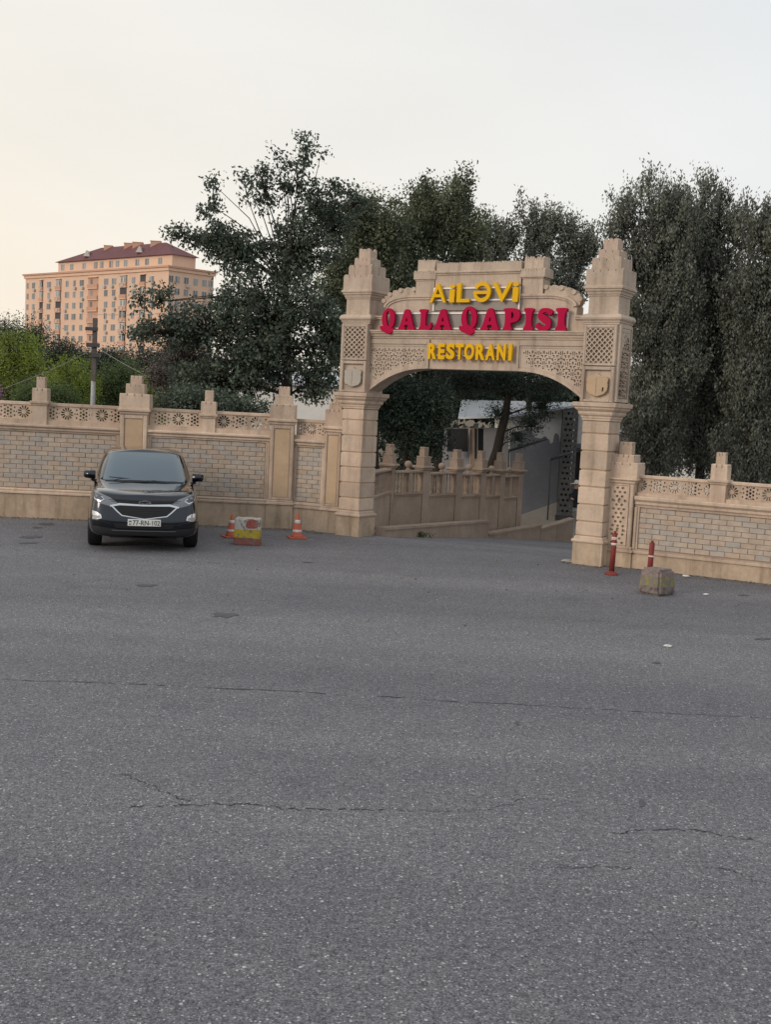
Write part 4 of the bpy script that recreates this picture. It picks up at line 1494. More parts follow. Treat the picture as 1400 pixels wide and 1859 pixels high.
def fbox(name, m, d, n, f0, f1, z0, z1, o0, o1, parent):
    """box on a face: along d from f0..f1, heights, depth o0..o1 outward"""
    q = []
    for z in (z0, z1):
        for f_, o in ((f0, o1), (f1, o1), (f1, o0), (f0, o0)):
            p = d * f_ + n * o
            q.append((p.x, p.y, z))
    me = MB().add(q, [(3, 2, 1, 0), (4, 5, 6, 7), (0, 1, 5, 4), (1, 2, 6, 5), (2, 3, 7, 6), (3, 0, 4, 7)]).mesh(name, m)
    return link(name, fix_normals(me), parent)


c4 = [Vector((0, 0, 0)), fd * FL, fd * FL + rd * RLn, rd * RLn]


def block(name, m, pts, z0, z1):
    me = MB().add([(p.x, p.y, z0) for p in pts] + [(p.x, p.y, z1) for p in pts], [(0, 1, 2, 3), (7, 6, 5, 4)] + [(i, (i + 1) % 4, 4 + (i + 1) % 4, 4 + i) for i in range(4)]).mesh(name, m)
    return link(name, fix_normals(me), apt)


def grown(k):
    return [-fd * k - rd * k, fd * (FL + k) - rd * k, fd * (FL + k) + rd * (RLn + k), -fd * k + rd * (RLn + k)]


block('wall', M_APT, c4, -3, ZT - .9)
block('cornice', M_APT, grown(.35), ZT - .9, ZT - .1)
block('cornice', M_APTD, grown(.65), ZT - .099, ZT + .35)
k = on_face(fd, 291, 455)[1]
sb = [fd * 3.2 + rd * 2.2, fd * (FL - 13.0) + rd * 2.2, fd * (FL - 13.0) + rd * (RLn - 3), fd * 3.2 + rd * (RLn - 3)]
s0 = on_face(fd, 90, 480)[0]
sb = [fd * 1.5 + rd * 2.0, fd * (s0 - 1) + rd * 2.0, fd * (s0 - 1) + rd * (RLn - 4.5), fd * 1.5 + rd * (RLn - 4.5)]
ZE = ZT + 3.4
block('upper_storey', M_APT, sb, ZT + .4, ZE)
gq = [sb[0] - fd * .7 - rd * .7, sb[1] + fd * .7 - rd * .7, sb[2] + fd * .7 + rd * .7, sb[3] - fd * .7 + rd * .7]
rdg = [fd * 9 + rd * (RLn * .42), fd * (s0 - 15) + rd * (RLn * .42)]
ZRd = ZE + 3.9
mb = MB().add([(p.x, p.y, ZE + .02) for p in gq] + [(p.x, p.y, ZRd) for p in rdg], [(0, 1, 5, 4), (1, 2, 5), (2, 3, 4, 5), (3, 0, 4), (3, 2, 1, 0)])
rf = link('roof', fix_normals(mb.mesh('roof', M_TILE)), apt)
for a, b, h in ((.15, .5, 1.6), (.42, .55, 1.8), (.55, .5, 1.7), (.88, .5, 1.2)):
    p = rdg[0].lerp(rdg[1], a)
    MB().rings(p.x, p.y, 1.3 if a < .8 else 1.1, .7, [(0, ZRd - 1.5), (0, ZRd + h * .2), (.1, ZRd + h * .25), (.1, ZRd + h * .36)]).build('chimney', M_APTD, rf)
for a in (.28, .80):
    p = (gq[0].lerp(gq[1], a)).lerp(rdg[0].lerp(rdg[1], a), .30)
    z = ZE + 3.9 * .30
    MB().add([(p.x - .9, p.y - .9, z), (p.x + .9, p.y - .9, z), (p.x, p.y - .9, z + 1.7), (p.x - .9, p.y + 2, z), (p.x + .9, p.y + 2, z), (p.x, p.y + 2, z + 1.7)],
             [(0, 1, 2), (3, 5, 4), (0, 3, 4, 1), (1, 4, 5, 2), (2, 5, 3, 0)]).build('dormer', M_WFR, rf)
STO = 3.03
rows = [ZT - 2.9 - STO * k for k in range(9)]
ra = random.Random(77)


def window(d, n, f, z, w=1.35, h=1.75, o=.0):
    fr = fbox('window', M_WFR, d, n, f - w / 2, f + w / 2, z - h / 2, z + h / 2, o - .05, o + .07, apt)
    g = w * .5
    fbox('pane', M_PANE, d, n, f - w / 2 + .09, f - .07, z - h / 2 + .1, z + h / 2 - .1, o + .06, o + .10, fr)
    fbox('pane', M_PANE, d, n, f + .07, f + w / 2 - .09, z - h / 2 + .1, z + h / 2 - .1, o + .06, o + .10, fr)


def ac(d, n, f, z):
    fbox('air_conditioner', M_AC, d, n, f - .45, f + .45, z - .35, z + .3, .1, .6, apt)


fx = lambda cx: on_face(fd, cx / 3.5, 400 + 500 / 3.5)[0]
wins = [212, 310, 425, 470, 518, 672, 722, 845, 960]
for cx in wins:
    f = fx(cx)
    for k, z in enumerate(rows):
        window(fd, nf, f, z, ra.choice((1.3, 1.5, 1.5, 1.9)))
        if ra.random() < .45: ac(fd, nf, f + ra.choice((-.6, .5)), z - 1.35)
for f, w in ((FL - 1.2, 1.1),):
    for z in rows: window(fd, nf, f, z, w)
for cx, w in ((262, .8), (370, 1.25), (590, 2.2), (782, 1.4), (905, 1.1)):
    f = fx(cx)
    for k, z in enumerate(rows):
        # recessed balcony: dark opening lining, parapet, door
        o = fbox('balcony', M_APTD, fd, nf, f - w, f + w, z - 1.55, z - .55, .02, .42, apt)
        fbox('back_wall', M_APTD if cx == 590 else M_DARKM, fd, nf, f - w, f + w, z - .56, z + 1.25, .01, .05, o)
        if cx == 590: fbox('door', M_PANE, fd, nf, f + .2, f + 1.2, z - .56, z + .9, .04, .09, o)
        elif ra.random() < .65:
            gl = fbox('glazing', M_WFR, fd, nf, f - w * ra.choice((1, .95, .2)), f + w * ra.choice((.1, .95, 1)), z - .54, z + 1.1, .2, .3, o)
            for q in range(2):
                a = f - w * .9 + q * w * .9
                fbox('pane', M_PANE, fd, nf, a + .08, a + w * .5, z - .45, z + .95, .29, .34, o)
        if ra.random() < .5 and cx != 590: ac(fd, nf, f, z - 1.2)
        fbox('slab', M_APT, fd, nf, f - w - .1, f + w + .1, z + 1.25, z + 1.48, .02, .45, o)
for px_ in (309, 321, 337, 354, 370, 381):
    f = on_face(rd, px_, 545)[0]
    for k, z in enumerate(rows):
        window(rd, nr_, f, z, 1.4)
        if ra.random() < .4: ac(rd, nr_, f + .4, z - 1.35)
for cx in (345, 402, 480, 553, 590, 650, 690, 742, 815, 877, 960):
    f = on_face(fd, cx / 3.5, 400 + 275 / 3.5)[0] - 1.2
    d2 = rd * 2.0
    o = fbox('window', M_WFR if cx not in (553, 590, 650) else M_APTD, fd, nf, f - .85, f + .85, ZT + 1.1, ZT + 2.9, -2.05, -1.93, apt)
    for s_ in (-.4, .4): fbox('pane', M_PANE, fd, nf, f + s_ - .3, f + s_ + .3, ZT + 1.2, ZT + 2.8, -1.94, -1.90, o)

# ------------------------------------------------------------------ trees
LM = {
    'dark': leaf_material('leaf_dark_green', (.050, .070, .052), (.125, .155, .112), .28),
    'grey': leaf_material('leaf_grey_green', (.085, .094, .072), (.225, .232, .185), .25),
    'olive': leaf_material('leaf_olive', (.070, .086, .050), (.18, .20, .12), .28),
    'bright': leaf_material('leaf_bright_green', (.11, .165, .028), (.31, .37, .07), .4),
    'mid': leaf_material('leaf_mid_green', (.055, .088, .032), (.14, .19, .07), .35),
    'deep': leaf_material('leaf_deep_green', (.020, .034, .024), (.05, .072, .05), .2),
    'brown': leaf_material('leaf_dry_brown', (.085, .072, .066), (.17, .145, .13), .15),
    'pink': leaf_material('leaf_pink_blossom', (.30, .14, .24), (.45, .25, .38), .3),
}


def leaf_mesh(name, cen, ups, size, m, rg_, droop=0.0, ratio=.5, bend=.25):
    """one bent four-point leaf (two triangles) per centre; ups steers where the tips point"""
    n = len(cen)
    d = rg_.normal(size=(n, 3))
    d /= np.linalg.norm(d, axis=1, keepdims=True)
    d = d * (1 - ups[:, 3:4]) + ups[:, :3] * ups[:, 3:4]
    d[:, 2] -= droop
    d /= np.linalg.norm(d, axis=1, keepdims=True) + 1e-9
    r = rg_.normal(size=(n, 3))
    s_ = np.cross(d, r)
    s_ /= np.linalg.norm(s_, axis=1, keepdims=True) + 1e-9
    nn = np.cross(d, s_)
    L = (size * rg_.uniform(.6, 1.25, n))[:, None]
    w = L * ratio * .5
    v = np.empty((n, 4, 3))
    v[:, 0] = cen - d * L * .5
    v[:, 1] = cen + s_ * w + nn * L * bend * .3
    v[:, 2] = cen + d * L * .5
    v[:, 3] = cen - s_ * w + nn * L * bend * .3
    me = bpy.data.meshes.new(name)
    me.vertices.add(4 * n)
    me.vertices.foreach_set('co', v.ravel())
    me.loops.add(4 * n)
    me.loops.foreach_set('vertex_index', np.arange(4 * n, dtype=np.int32))
    me.polygons.add(n)
    me.polygons.foreach_set('loop_start', np.arange(0, 4 * n, 4, dtype=np.int32))
    me.polygons.foreach_set('loop_total', np.full(n, 4, dtype=np.int32))
    me.materials.append(m)
    me.update(calc_edges=True)
    return me


def tree(name, label, base, top, blobs, leaf, n_leaf, m, seed, group=None, trunk_r=.14, clump=.22, per=45, spray=0.0, droop=.2, lean=None, cat='tree', ratio=.5, twig=.012, limbs=True, bark=None):
    """blobs: (centre, (rx, ry, rz), weight). Leaves hang in clumps at the ends of twigs."""
    rg_ = np.random.default_rng(seed)
    rnd = random.Random(seed)
    base, top = Vector(base), Vector(top)
    root = empty(name, base)
    tag(root, label, cat, group)
    tr = MB()
    mid = base.lerp(top, .5) + (lean or Vector((rnd.uniform(-.2, .2), rnd.uniform(-.2, .2), 0)))
    path = [base.lerp(mid, t / 4) for t in range(4)] + [mid.lerp(top, t / 4) for t in range(5)]
    path = [p + Vector((rnd.uniform(-.04, .04), rnd.uniform(-.04, .04), 0)) for p in path]
    tr.tube([p - base for p in path], [trunk_r * (1.25 if i == 0 else 1 - .07 * i) for i in range(len(path))], 9)
    wsum = sum(b[2] for b in blobs)
    C, U = [], []
    for c, r, w in blobs:
        c = Vector(c)
        nl = int(n_leaf * w / wsum)
        nc = max(3, nl // per)
        # limb from the trunk to the heart of the blob
        hub = c + Vector((0, 0, -r[2] * .25))
        if limbs:
            k = min(range(2, len(path)), key=lambda i: (path[i] - hub).length + (2.0 if path[i].z > hub.z else 0))
            s0_ = path[k]
            bow = s0_.lerp(hub, .5) + Vector((rnd.uniform(-.2, .2), rnd.uniform(-.2, .2), .12 * (hub - s0_).length))
            lp = [s0_, s0_.lerp(bow, .6), bow, bow.lerp(hub, .6), hub]
            rr_ = trunk_r * min(.55, .07 + .11 * (r[0] + r[2]))
            tr.tube([p - base for p in lp], [rr_, rr_ * .85, rr_ * .7, rr_ * .5, rr_ * .3], 6)
        u = rg_.normal(size=(nc, 3))
        u /= np.linalg.norm(u, axis=1, keepdims=True)
        rad = rg_.uniform(.15, 1, nc) ** .5 * rg_.uniform(.78, 1.08, nc)
        pc = np.array(c) + u * rad[:, None] * np.array(r)
        for i in range(nc):
            q = Vector(pc[i])
            if limbs or i % 3 == 0:
                m1 = hub.lerp(q, .55) + Vector((rnd.uniform(-.08, .08), rnd.uniform(-.08, .08), rnd.uniform(-.02, .12)))
                tr.tube([hub.lerp(q, .08) - base, m1 - base, q - base], [twig * 1.6, twig, twig * .5], 3, False)
        k = rg_.integers(0, nc, nl)
        if spray:
            off = np.clip(rg_.normal(size=(nl, 3)), -1.7, 1.7) * np.array([clump * .42, clump * .42, clump * .95]) * rg_.uniform(.6, 1.3, (nc, 1))[k]
            # shoots lean outwards a little
            tilt = u * np.array([.35, .35, .0])
            off[:, :2] += tilt[k][:, :2] * off[:, 2:3]
            up = np.concatenate([np.tile([0, 0, 1.0], (nl, 1)), np.full((nl, 1), spray)], 1)
        else:
            off = np.clip(rg_.normal(size=(nl, 3)), -1.6, 1.6) * clump * rg_.uniform(.5, 1.2, (nc, 1))[k] * np.array([1, 1, .8])
            up = np.concatenate([u[k], np.full((nl, 1), .35)], 1)
        C.append(pc[k] + off)
        U.append(up)
    C, U = np.concatenate(C), np.concatenate(U)
    me = leaf_mesh('crown', C - np.array(base), U, leaf, m, rg_, droop, ratio)
    link('crown', me, root)
    tr.build('trunk', bark or M_BARK, root, True)
    return root


def B(x, y, rx, ry, Y, w=None, ryd=None, dy=0):
    """blob from a photo ellipse at depth Y"""
    s_ = Y / FPX
    return (at(x, y, Y + dy), (rx * s_, (ryd if ryd else (rx + ry) * .5) * s_, ry * s_), w if w else rx * ry)


GZ = -1.6
def ftop(x, y, Y): return at(x, y, Y)
def fbase(x, Y, z=GZ):
    p = at(x, 745 + .05 * (x - 700), Y)
    return Vector((p.x, p.y, z))


# broad dark tree left of the gate
Y = 27.5
tree('broadleaf_tree', 'tall dark broadleaf tree with sparse pointed shoots left of the gate', fbase(545, Y), ftop(520, 520, Y),
     [B(500, 570, 120, 95, Y, 9000), B(430, 455, 55, 45, Y, 2600), B(545, 450, 70, 70, Y, 4200, dy=.4), B(565, 370, 34, 44, Y, 1000), B(553, 290, 16, 44, Y, 260), B(482, 345, 24, 42, Y, 520),
      B(388, 365, 10, 40, Y, 260), B(395, 430, 32, 32, Y, 1000), B(325, 427, 38, 9, Y, 330), B(365, 438, 32, 16, Y, 600), B(605, 405, 50, 48, Y, 1900, dy=.8), B(300, 600, 62, 34, Y, 1700, dy=-.4), B(252, 606, 24, 16, Y, 380),
      B(375, 590, 70, 50, Y, 2600), B(470, 650, 120, 55, Y, 5200), B(292, 540, 20, 32, Y, 420), B(255, 545, 12, 26, Y, 170), B(400, 690, 110, 42, Y, 4200), B(595, 600, 40, 75, Y, 2600), B(520, 300, 30, 12, Y, 160), B(620, 350, 24, 16, Y, 240),
      B(575, 690, 40, 50, Y, 1700), B(420, 545, 40, 30, Y, 700),
      B(500, 276, 5, 10, Y, 50), B(481, 306, 7, 18, Y, 110), B(553, 252, 10, 16, Y, 110), B(583, 278, 15, 5, Y, 70), B(440, 320, 12, 12, Y, 90), B(448, 350, 10, 26, Y, 150), B(385, 328, 6, 18, Y, 90), B(370, 385, 9, 20, Y, 130), B(600, 335, 14, 8, Y, 90), B(330, 412, 12, 5, Y, 40),
      B(540, 320, 12, 24, Y, 160), B(520, 345, 20, 30, Y, 300), B(640, 370, 26, 26, Y, 420)],
     .105, 40000, LM['dark'], 101, trunk_r=.17, clump=.15, per=26, droop=.35, ratio=.52)
# finer trees between the tall tree and the gate
tree('broadleaf_tree', 'dense dark tree with fine leaves behind the left tower', fbase(700, 32), ftop(690, 520, 32),
     [B(690, 430, 66, 72, 32), B(650, 480, 60, 90, 32), B(700, 560, 70, 90, 32), B(655, 380, 36, 40, 32, 900), B(640, 620, 55, 90, 32), B(610, 520, 40, 60, 32, 1600)], .10, 46000, LM['olive'], 102,
     group=None, trunk_r=.16, clump=.22, per=45, droop=.2)
tree('broadleaf_tree', 'grey green tree with feathery top above the middle of the gate', fbase(800, 34), ftop(790, 520, 34),
     [B(790, 400, 55, 62, 34), B(830, 365, 28, 40, 34, 900), B(770, 370, 26, 40, 34, 800), B(850, 440, 46, 60, 34), B(740, 430, 50, 60, 34), B(800, 520, 90, 80, 34), B(845, 340, 12, 22, 34, 160)], .10, 46000, LM['olive'], 103,
     trunk_r=.15, clump=.25, per=80, spray=.4, droop=.0)
tree('broadleaf_tree', 'lower grey green tree above the gate attic, left of the right tower', fbase(960, 37), ftop(960, 560, 37),
     [B(975, 420, 38, 46, 37), B(950, 380, 8, 26, 37, 120), B(1010, 415, 34, 26, 37, 1000), B(905, 440, 40, 50, 37), B(1050, 450, 34, 46, 37), B(985, 520, 95, 70, 37), B(900, 540, 70, 70, 37), B(1075, 440, 16, 30, 37, 300)], .10, 46000, LM['grey'], 104,
     trunk_r=.15, clump=.25, per=80, spray=.45, droop=.0)
# the dark belt behind the arch
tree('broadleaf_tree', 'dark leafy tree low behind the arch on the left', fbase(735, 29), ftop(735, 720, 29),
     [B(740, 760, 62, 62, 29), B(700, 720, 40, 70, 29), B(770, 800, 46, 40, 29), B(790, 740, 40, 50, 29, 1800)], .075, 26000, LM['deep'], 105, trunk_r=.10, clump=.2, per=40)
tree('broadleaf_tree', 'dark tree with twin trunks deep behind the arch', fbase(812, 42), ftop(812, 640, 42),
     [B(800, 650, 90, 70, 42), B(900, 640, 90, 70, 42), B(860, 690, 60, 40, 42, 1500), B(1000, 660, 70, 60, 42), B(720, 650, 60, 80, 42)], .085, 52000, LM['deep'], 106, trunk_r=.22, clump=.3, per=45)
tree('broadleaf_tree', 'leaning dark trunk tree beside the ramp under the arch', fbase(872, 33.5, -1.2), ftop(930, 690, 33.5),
     [B(925, 690, 60, 34, 33.5), B(985, 735, 34, 26, 33.5, 700), B(965, 770, 26, 22, 33.5, 420), B(940, 795, 22, 16, 33.5, 240), B(850, 690, 60, 34, 33.5), B(1000, 700, 40, 34, 33.5, 900), B(905, 750, 40, 20, 33.5, 300)], .06, 20000, LM['deep'], 107,
     trunk_r=.20, clump=.16, per=40, lean=Vector((.1, 0, .3)))
# big feathery trees on the right
for i, (tx, Y, lab, bl, m, sd) in enumerate((
    (1175, 26.5, 'feathery grey green tree with upright shoots just right of the right tower',
     [(1130, 400, 36, 44), (1185, 375, 30, 50), (1150, 470, 60, 70), (1210, 450, 50, 80), (1180, 580, 70, 90), (1170, 720, 60, 80), (1190, 820, 60, 60), (1225, 660, 60, 80), (1235, 420, 40, 60), (1230, 540, 50, 70)], 'grey', 111),
    (1285, 27.5, 'tallest feathery dark tree near the right edge, with rounded top',
     [(1270, 375, 44, 50), (1300, 420, 50, 66), (1255, 480, 60, 70), (1310, 540, 70, 90), (1260, 640, 70, 100), (1330, 680, 60, 90), (1280, 790, 80, 80), (1335, 430, 40, 60), (1345, 560, 50, 80), (1230, 400, 34, 50)], 'grey', 112),
    (1395, 26.0, 'feathery dark tree at the right edge behind the low wall',
     [(1375, 420, 40, 52), (1410, 450, 50, 66), (1360, 540, 60, 90), (1420, 600, 70, 100), (1370, 700, 70, 90), (1420, 800, 80, 80), (1350, 820, 60, 60), (1470, 500, 60, 110), (1480, 700, 60, 110)], 'grey', 113))):
    bb = [B(x, y, rx, ry, Y, w=rx * ry * (.55 if y < 480 else 1), ryd=58) for x, y, rx, ry in bl]
    rs = random.Random(sd)
    for x, y, rx, ry in bl:
        if y > 500: continue
        for k in range(9):
            a = rs.uniform(-.95, .95)
            sy = y - ry * math.sqrt(1 - a * a) * rs.uniform(.75, 1.05)
            bb.append(B(x + a * rx, sy, rs.uniform(3, 6), rs.uniform(12, 24), Y, w=34, ryd=8, dy=rs.uniform(-.5, .5)))
    tree('feathery_tree', lab, fbase(tx, Y), ftop(tx, 560, Y), bb, .085, 64000, LM[m], sd, trunk_r=.15, clump=.19, per=70, spray=.6, droop=.0, ratio=.42)
for tx, Y, x, y, rx, ry, lab, m, sd in ((1230, 31, 1230, 700, 110, 170, 'shaded dry brownish bush between the feathery trees', 'brown', 121), (1350, 31, 1350, 720, 110, 160, 'shaded brownish bush behind the tree at the right edge', 'brown', 122)):
    tree('bush', lab, fbase(tx, Y), ftop(tx, 700, Y), [B(x, y, rx, ry, Y), B(x - 30, y + 90, rx, ry * .5, Y)], .06, 26000, LM[m], sd, trunk_r=.1, clump=.22, per=45, spray=.4, cat='bush')
# pale dry shrub and undergrowth left of the broad tree
tree('dry_shrub', 'pale brownish dry shrub under the left side of the broad tree', fbase(330, 29), ftop(335, 690, 29), [B(335, 650, 50, 40, 29), B(300, 690, 50, 30, 29), B(370, 690, 40, 30, 29)], .05, 15000, LM['brown'], 123, trunk_r=.05, clump=.16, per=40, spray=.4, cat='shrub')
tree('bush', 'low dark bush along the wall under the broad tree', fbase(400, 25), ftop(400, 730, 25), [B(350, 735, 70, 32, 25), B(430, 745, 70, 24, 25, 1500)], .085, 7000, LM['dark'], 124, trunk_r=.05, clump=.16, per=30, cat='bush')
# bright green trees farther back on the left
for x, y, rx, ry, Y, lab, m, sd in ((28, 644, 64, 70, 52, 'bright green tree at the left edge behind the wall', 'bright', 131), (125, 690, 54, 54, 46, 'bright green tree left of the utility pole', 'bright', 132), (215, 692, 58, 52, 48, 'mid green tree right of the utility pole', 'mid', 133),
                                    (285, 708, 44, 42, 40, 'small bright green tree beside the tall wall pilaster', 'bright', 134), (80, 720, 70, 40, 40, 'green bushy tree just behind the left post of the wall', 'mid', 135),
                                    (35, 612, 72, 46, 90, 'tall deep green tree on the far left horizon', 'deep', 136), (120, 648, 54, 34, 85, 'deep green tree in front of the apartment block, left part', 'deep', 137), (205, 660, 56, 34, 80, 'deep green tree in front of the apartment block, behind the pole', 'deep', 138),
                                    (285, 660, 50, 40, 75, 'deep green tree in front of the apartment block, right part', 'deep', 139), (-60, 640, 70, 60, 60, 'bright green tree beyond the left edge of the wall view', 'mid', 140)):
    tree('round_tree', lab, fbase(x, Y, -3.2), ftop(x, y + ry * .4, Y), [B(x, y, rx * .8, ry * .8, Y), B(x - rx * .45, y + ry * .3, rx * .5, ry * .6, Y), B(x + rx * .45, y + ry * .25, rx * .5, ry * .6, Y), B(x, y + ry, rx, ry * .7, Y)],
         .085 * Y / 45, 15000, LM[m], sd, trunk_r=.12, clump=.30 * Y / 50, per=45, droop=.1)
tree('flowering_shrub', 'small pink flowering shrub behind the wall at the left edge', fbase(-5, 27), ftop(-4, 715, 27), [B(-12, 714, 15, 13, 27)], .06, 900, LM['pink'], 141, trunk_r=.03, clump=.1, per=30, cat='shrub')
# closing belt of far trees so that no bare horizon shows
rg_ = np.random.default_rng(150)
fc = []
for k in range(26):
    c, r, w = B(-300 + k * 80, 722 + 10 * math.sin(k * 1.7), 90, 46 + 10 * math.sin(k * 2.3), 110)
    u = rg_.normal(size=(1900, 3))
    u /= np.linalg.norm(u, axis=1, keepdims=True)
    fc.append(np.array(c) + u * rg_.uniform(.5, 1, (1900, 1)) * np.array(r))
    fc.append(np.array([c.x, c.y, -1.5]) + rg_.uniform(-1, 1, (500, 3)) * np.array([r[0], r[1], 3]))
fc = np.concatenate(fc)
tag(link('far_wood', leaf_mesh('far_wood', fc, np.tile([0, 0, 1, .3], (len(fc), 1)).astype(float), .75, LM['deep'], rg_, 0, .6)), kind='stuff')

# pale low building glimpsed through the trees
for x0, x1, y0, y1, Y, lab in ((430, 640, 705, 790, 60, 'low pale grey building glimpsed under the broad tree'), (1180, 1330, 690, 800, 60, 'low pale building glimpsed through the feathery trees')):
    a, b = at(x0, y1, Y), at(x1, y0, Y)
    h = empty('far_house', (a.x, a.y, -3.2))
    tag(h, lab, 'building')
    MB().box(0, b.x - a.x, 0, 6, 0, b.z + 3.2).build('wall', M_RENDERL, h)
    MB().prof_x([(-.3, b.z + 3.19), (6.3, b.z + 3.19), (6.3, b.z + 3.3), (3, b.z + 4.1), (-.3, b.z + 3.3)], -.3, b.x - a.x + .3).build('roof', M_ROOFM, h)

# ------------------------------------------------------------------ the parked car
M_PAINT = mat('black_paint', (.014, .017, .025), .18, .3, metal=1.0, coords='obj', coat=1.0)
M_PAINT.node_tree.nodes['Principled BSDF'].inputs['Coat IOR'].default_value = 1.5
M_TRIM = mat('black_plastic', (.018, .018, .02), .55, .35)
M_CHROME = mat('chrome', (.58, .59, .61), .14, .5, metal=1.0)
M_LENS = mat('headlight_lens', (.17, .18, .20), .15, .5, coat=.3)
M_LAMPD = mat('headlight_inner', (.10, .105, .115), .15, .7, metal=.4)
M_GRILLE = mat('grille_black', (.008, .008, .009), .45, .4)
M_CARGL = mat('windscreen_glass', (.04, .075, .105), .05, .8, coat=.9)
M_PLATE = mat('plate_white', (.66, .66, .63), .5, .3)
M_INK = mat('plate_black', (.02, .02, .022), .5, .2)
M_AMBER = mat('fog_lamp', (.40, .34, .30), .2, .6)
M_RIM = mat('alloy_rim', (.35, .36, .37), .3, .5, metal=.8)

car = empty('parked_car', (0, 0, 0))
tag(car, 'glossy black car parked nose out in front of the brick wall', 'car')
CL = 4.42
plan = [(0, 0), (.36, .008), (.64, .038), (.805, .115), (.885, .28), (.908, .60), (.915, .95), (.915, 1.35), (.92, 2.3), (.915, 3.3), (.89, 3.95), (.80, 4.28), (.5, 4.40), (0, 4.42)]
ztop = [.885, .89, .915, .95, .985, 1.01, 1.035, 1.06, 1.09, 1.12, 1.13, 1.12, 1.10, 1.10]
rowsz = [(0, .085), (.07, .03), (.20, .0), (.42, -.004), (.62, .012), (.80, .03), (.93, .055), (1.0, .10)]   # height share, inset
vs, fs = [], []
np_, nr = len(plan), len(rowsz)
for i, (x, y) in enumerate(plan):
    a, b = plan[max(i - 1, 0)], plan[min(i + 1, np_ - 1)]
    d = Vector((b[0] - a[0], b[1] - a[1])).normalized()
    nx, ny = d.y, -d.x
    if i == 0 or i == np_ - 1: nx, ny = 0, (-1 if i == 0 else 1)
    for h, ins in rowsz:
        zb = .235 if i < 4 else .25
        z = zb + (ztop[i] - zb) * h
        k = 1.0 if i < 6 else .8
        if i <= 4 and h > .6: ins = ins * 1.35
        vs.append((max(0, x - nx * ins * k) if i else 0, y - ny * ins * k, z))
for i in range(np_ - 1):
    for j in range(nr - 1):
        a = i * nr + j
        fs.append((a, a + nr, a + nr + 1, a + 1))
# bonnet and deck: strips to the centre line
def topz(y, t):
    z = np.interp(y, [0, .3, .8, 1.3, 2.3, 4.42], [.90, .955, 1.03, 1.085, 1.14, 1.12])
    return z + .018 * t
base_n = len(vs)
top_idx = []
for i, (x, y) in enumerate(plan):
    e_ = Vector(vs[i * nr + nr - 1])
    rowi = [i * nr + nr - 1]
    for t in (.14, .55, 1.0):
        if i in (0, np_ - 1): continue
        xx = e_.x * (1 - t)
        yc = np.interp(i, [0, 1, 2, 3, 4, 5, 6, 7, 8, 9, 10, 11, 12, 13], [.10, .13, .24, .36, .50, .72, 1.0, 1.35, 2.3, 3.3, 3.9, 4.1, 4.25, 4.32])
        yy = e_.y * (1 - t) + yc * t
        zz = e_.z + (topz(yy, t) - e_.z) * min(1, t * 1.7) + (.012 if t == .14 else 0)
        vs.append((xx, yy, zz))
        rowi.append(len(vs) - 1)
    top_idx.append(rowi)
for i in range(1, np_ - 2):
    a, b = top_idx[i], top_idx[i + 1]
    for k in range(3): fs.append((a[k], b[k], b[k + 1], a[k + 1]))
for i, j in ((0, 1), (np_ - 1, np_ - 2)):
    a, b = top_idx[i][0], top_idx[j]
    f1 = [a] + (b if i == 0 else b)
    fs.append(tuple(f1[:3]) if False else (a, b[0], b[1]))
    fs.append((a, b[1], b[2]))
    fs.append((a, b[2], b[3]))
# floor
for i in range(1, np_ - 2): fs.append((i * nr, len(vs) + i - 1, len(vs) + i, (i + 1) * nr))
fl0 = len(vs)
for i in range(1, np_ - 1): vs.append((0, plan[i][1], .25))
fs.append((0, fl0, nr))
fs.append(((np_ - 1) * nr, (np_ - 2) * nr, len(vs) - 1))


def mirrored(vs, fs):
    me = bpy.data.meshes.new('m')
    me.from_pydata(vs, [], fs)
    bm = bmesh.new()
    bm.from_mesh(me)
    bmesh.ops.mirror(bm, geom=bm.verts[:] + bm.edges[:] + bm.faces[:], axis='X', merge_dist=.0005)
    bmesh.ops.remove_doubles(bm, verts=bm.verts, dist=.0008)
    bmesh.ops.recalc_face_normals(bm, faces=bm.faces)
    bm.to_mesh(me)
    bm.free()
    return me


def evald(me, mods):
    o = bpy.data.objects.new('tmp', me)
    COL.objects.link(o)
    cut = []
    for f_ in mods: f_(o, cut)
    r_ = bpy.data.meshes.new_from_object(o.evaluated_get(bpy.context.evaluated_depsgraph_get()))
    bpy.data.objects.remove(o)
    for c in cut: bpy.data.objects.remove(c)
    return r_


def subd(n): return lambda o, c: setattr(o.modifiers.new('s', 'SUBSURF'), 'levels', n)


body_me = evald(mirrored(vs, fs), [subd(2)])
bvh_body = BVHTree.FromPolygons([v.co.copy() for v in body_me.vertices], [tuple(p.vertices) for p in body_me.polygons])
WY, WR = .93, .345
WB = 2.70


def arches(o, cut):
    for y in (WY, WY + WB):
        for s_ in (-1, 1):
            m_ = MB().tube([(s_ * .62, y, WR + .02), (s_ * 1.2, y, WR + .02)], WR + .055, 32).mesh('c', None)
            c = bpy.data.objects.new('cut', fix_normals(m_))
            COL.objects.link(c)
            cut.append(c)
            b_ = o.modifiers.new('b', 'BOOLEAN')
            b_.operation = 'DIFFERENCE'
            b_.object = c


body_cut = evald(body_me, [arches])
body_cut.materials.clear()
body_cut.materials.append(M_PAINT)
body_cut.polygons.foreach_set('use_smooth', [True] * len(body_cut.polygons))
body_cut.set_sharp_from_angle(angle=R(32))
body_cut.name = 'body'
link('body', body_cut, car)

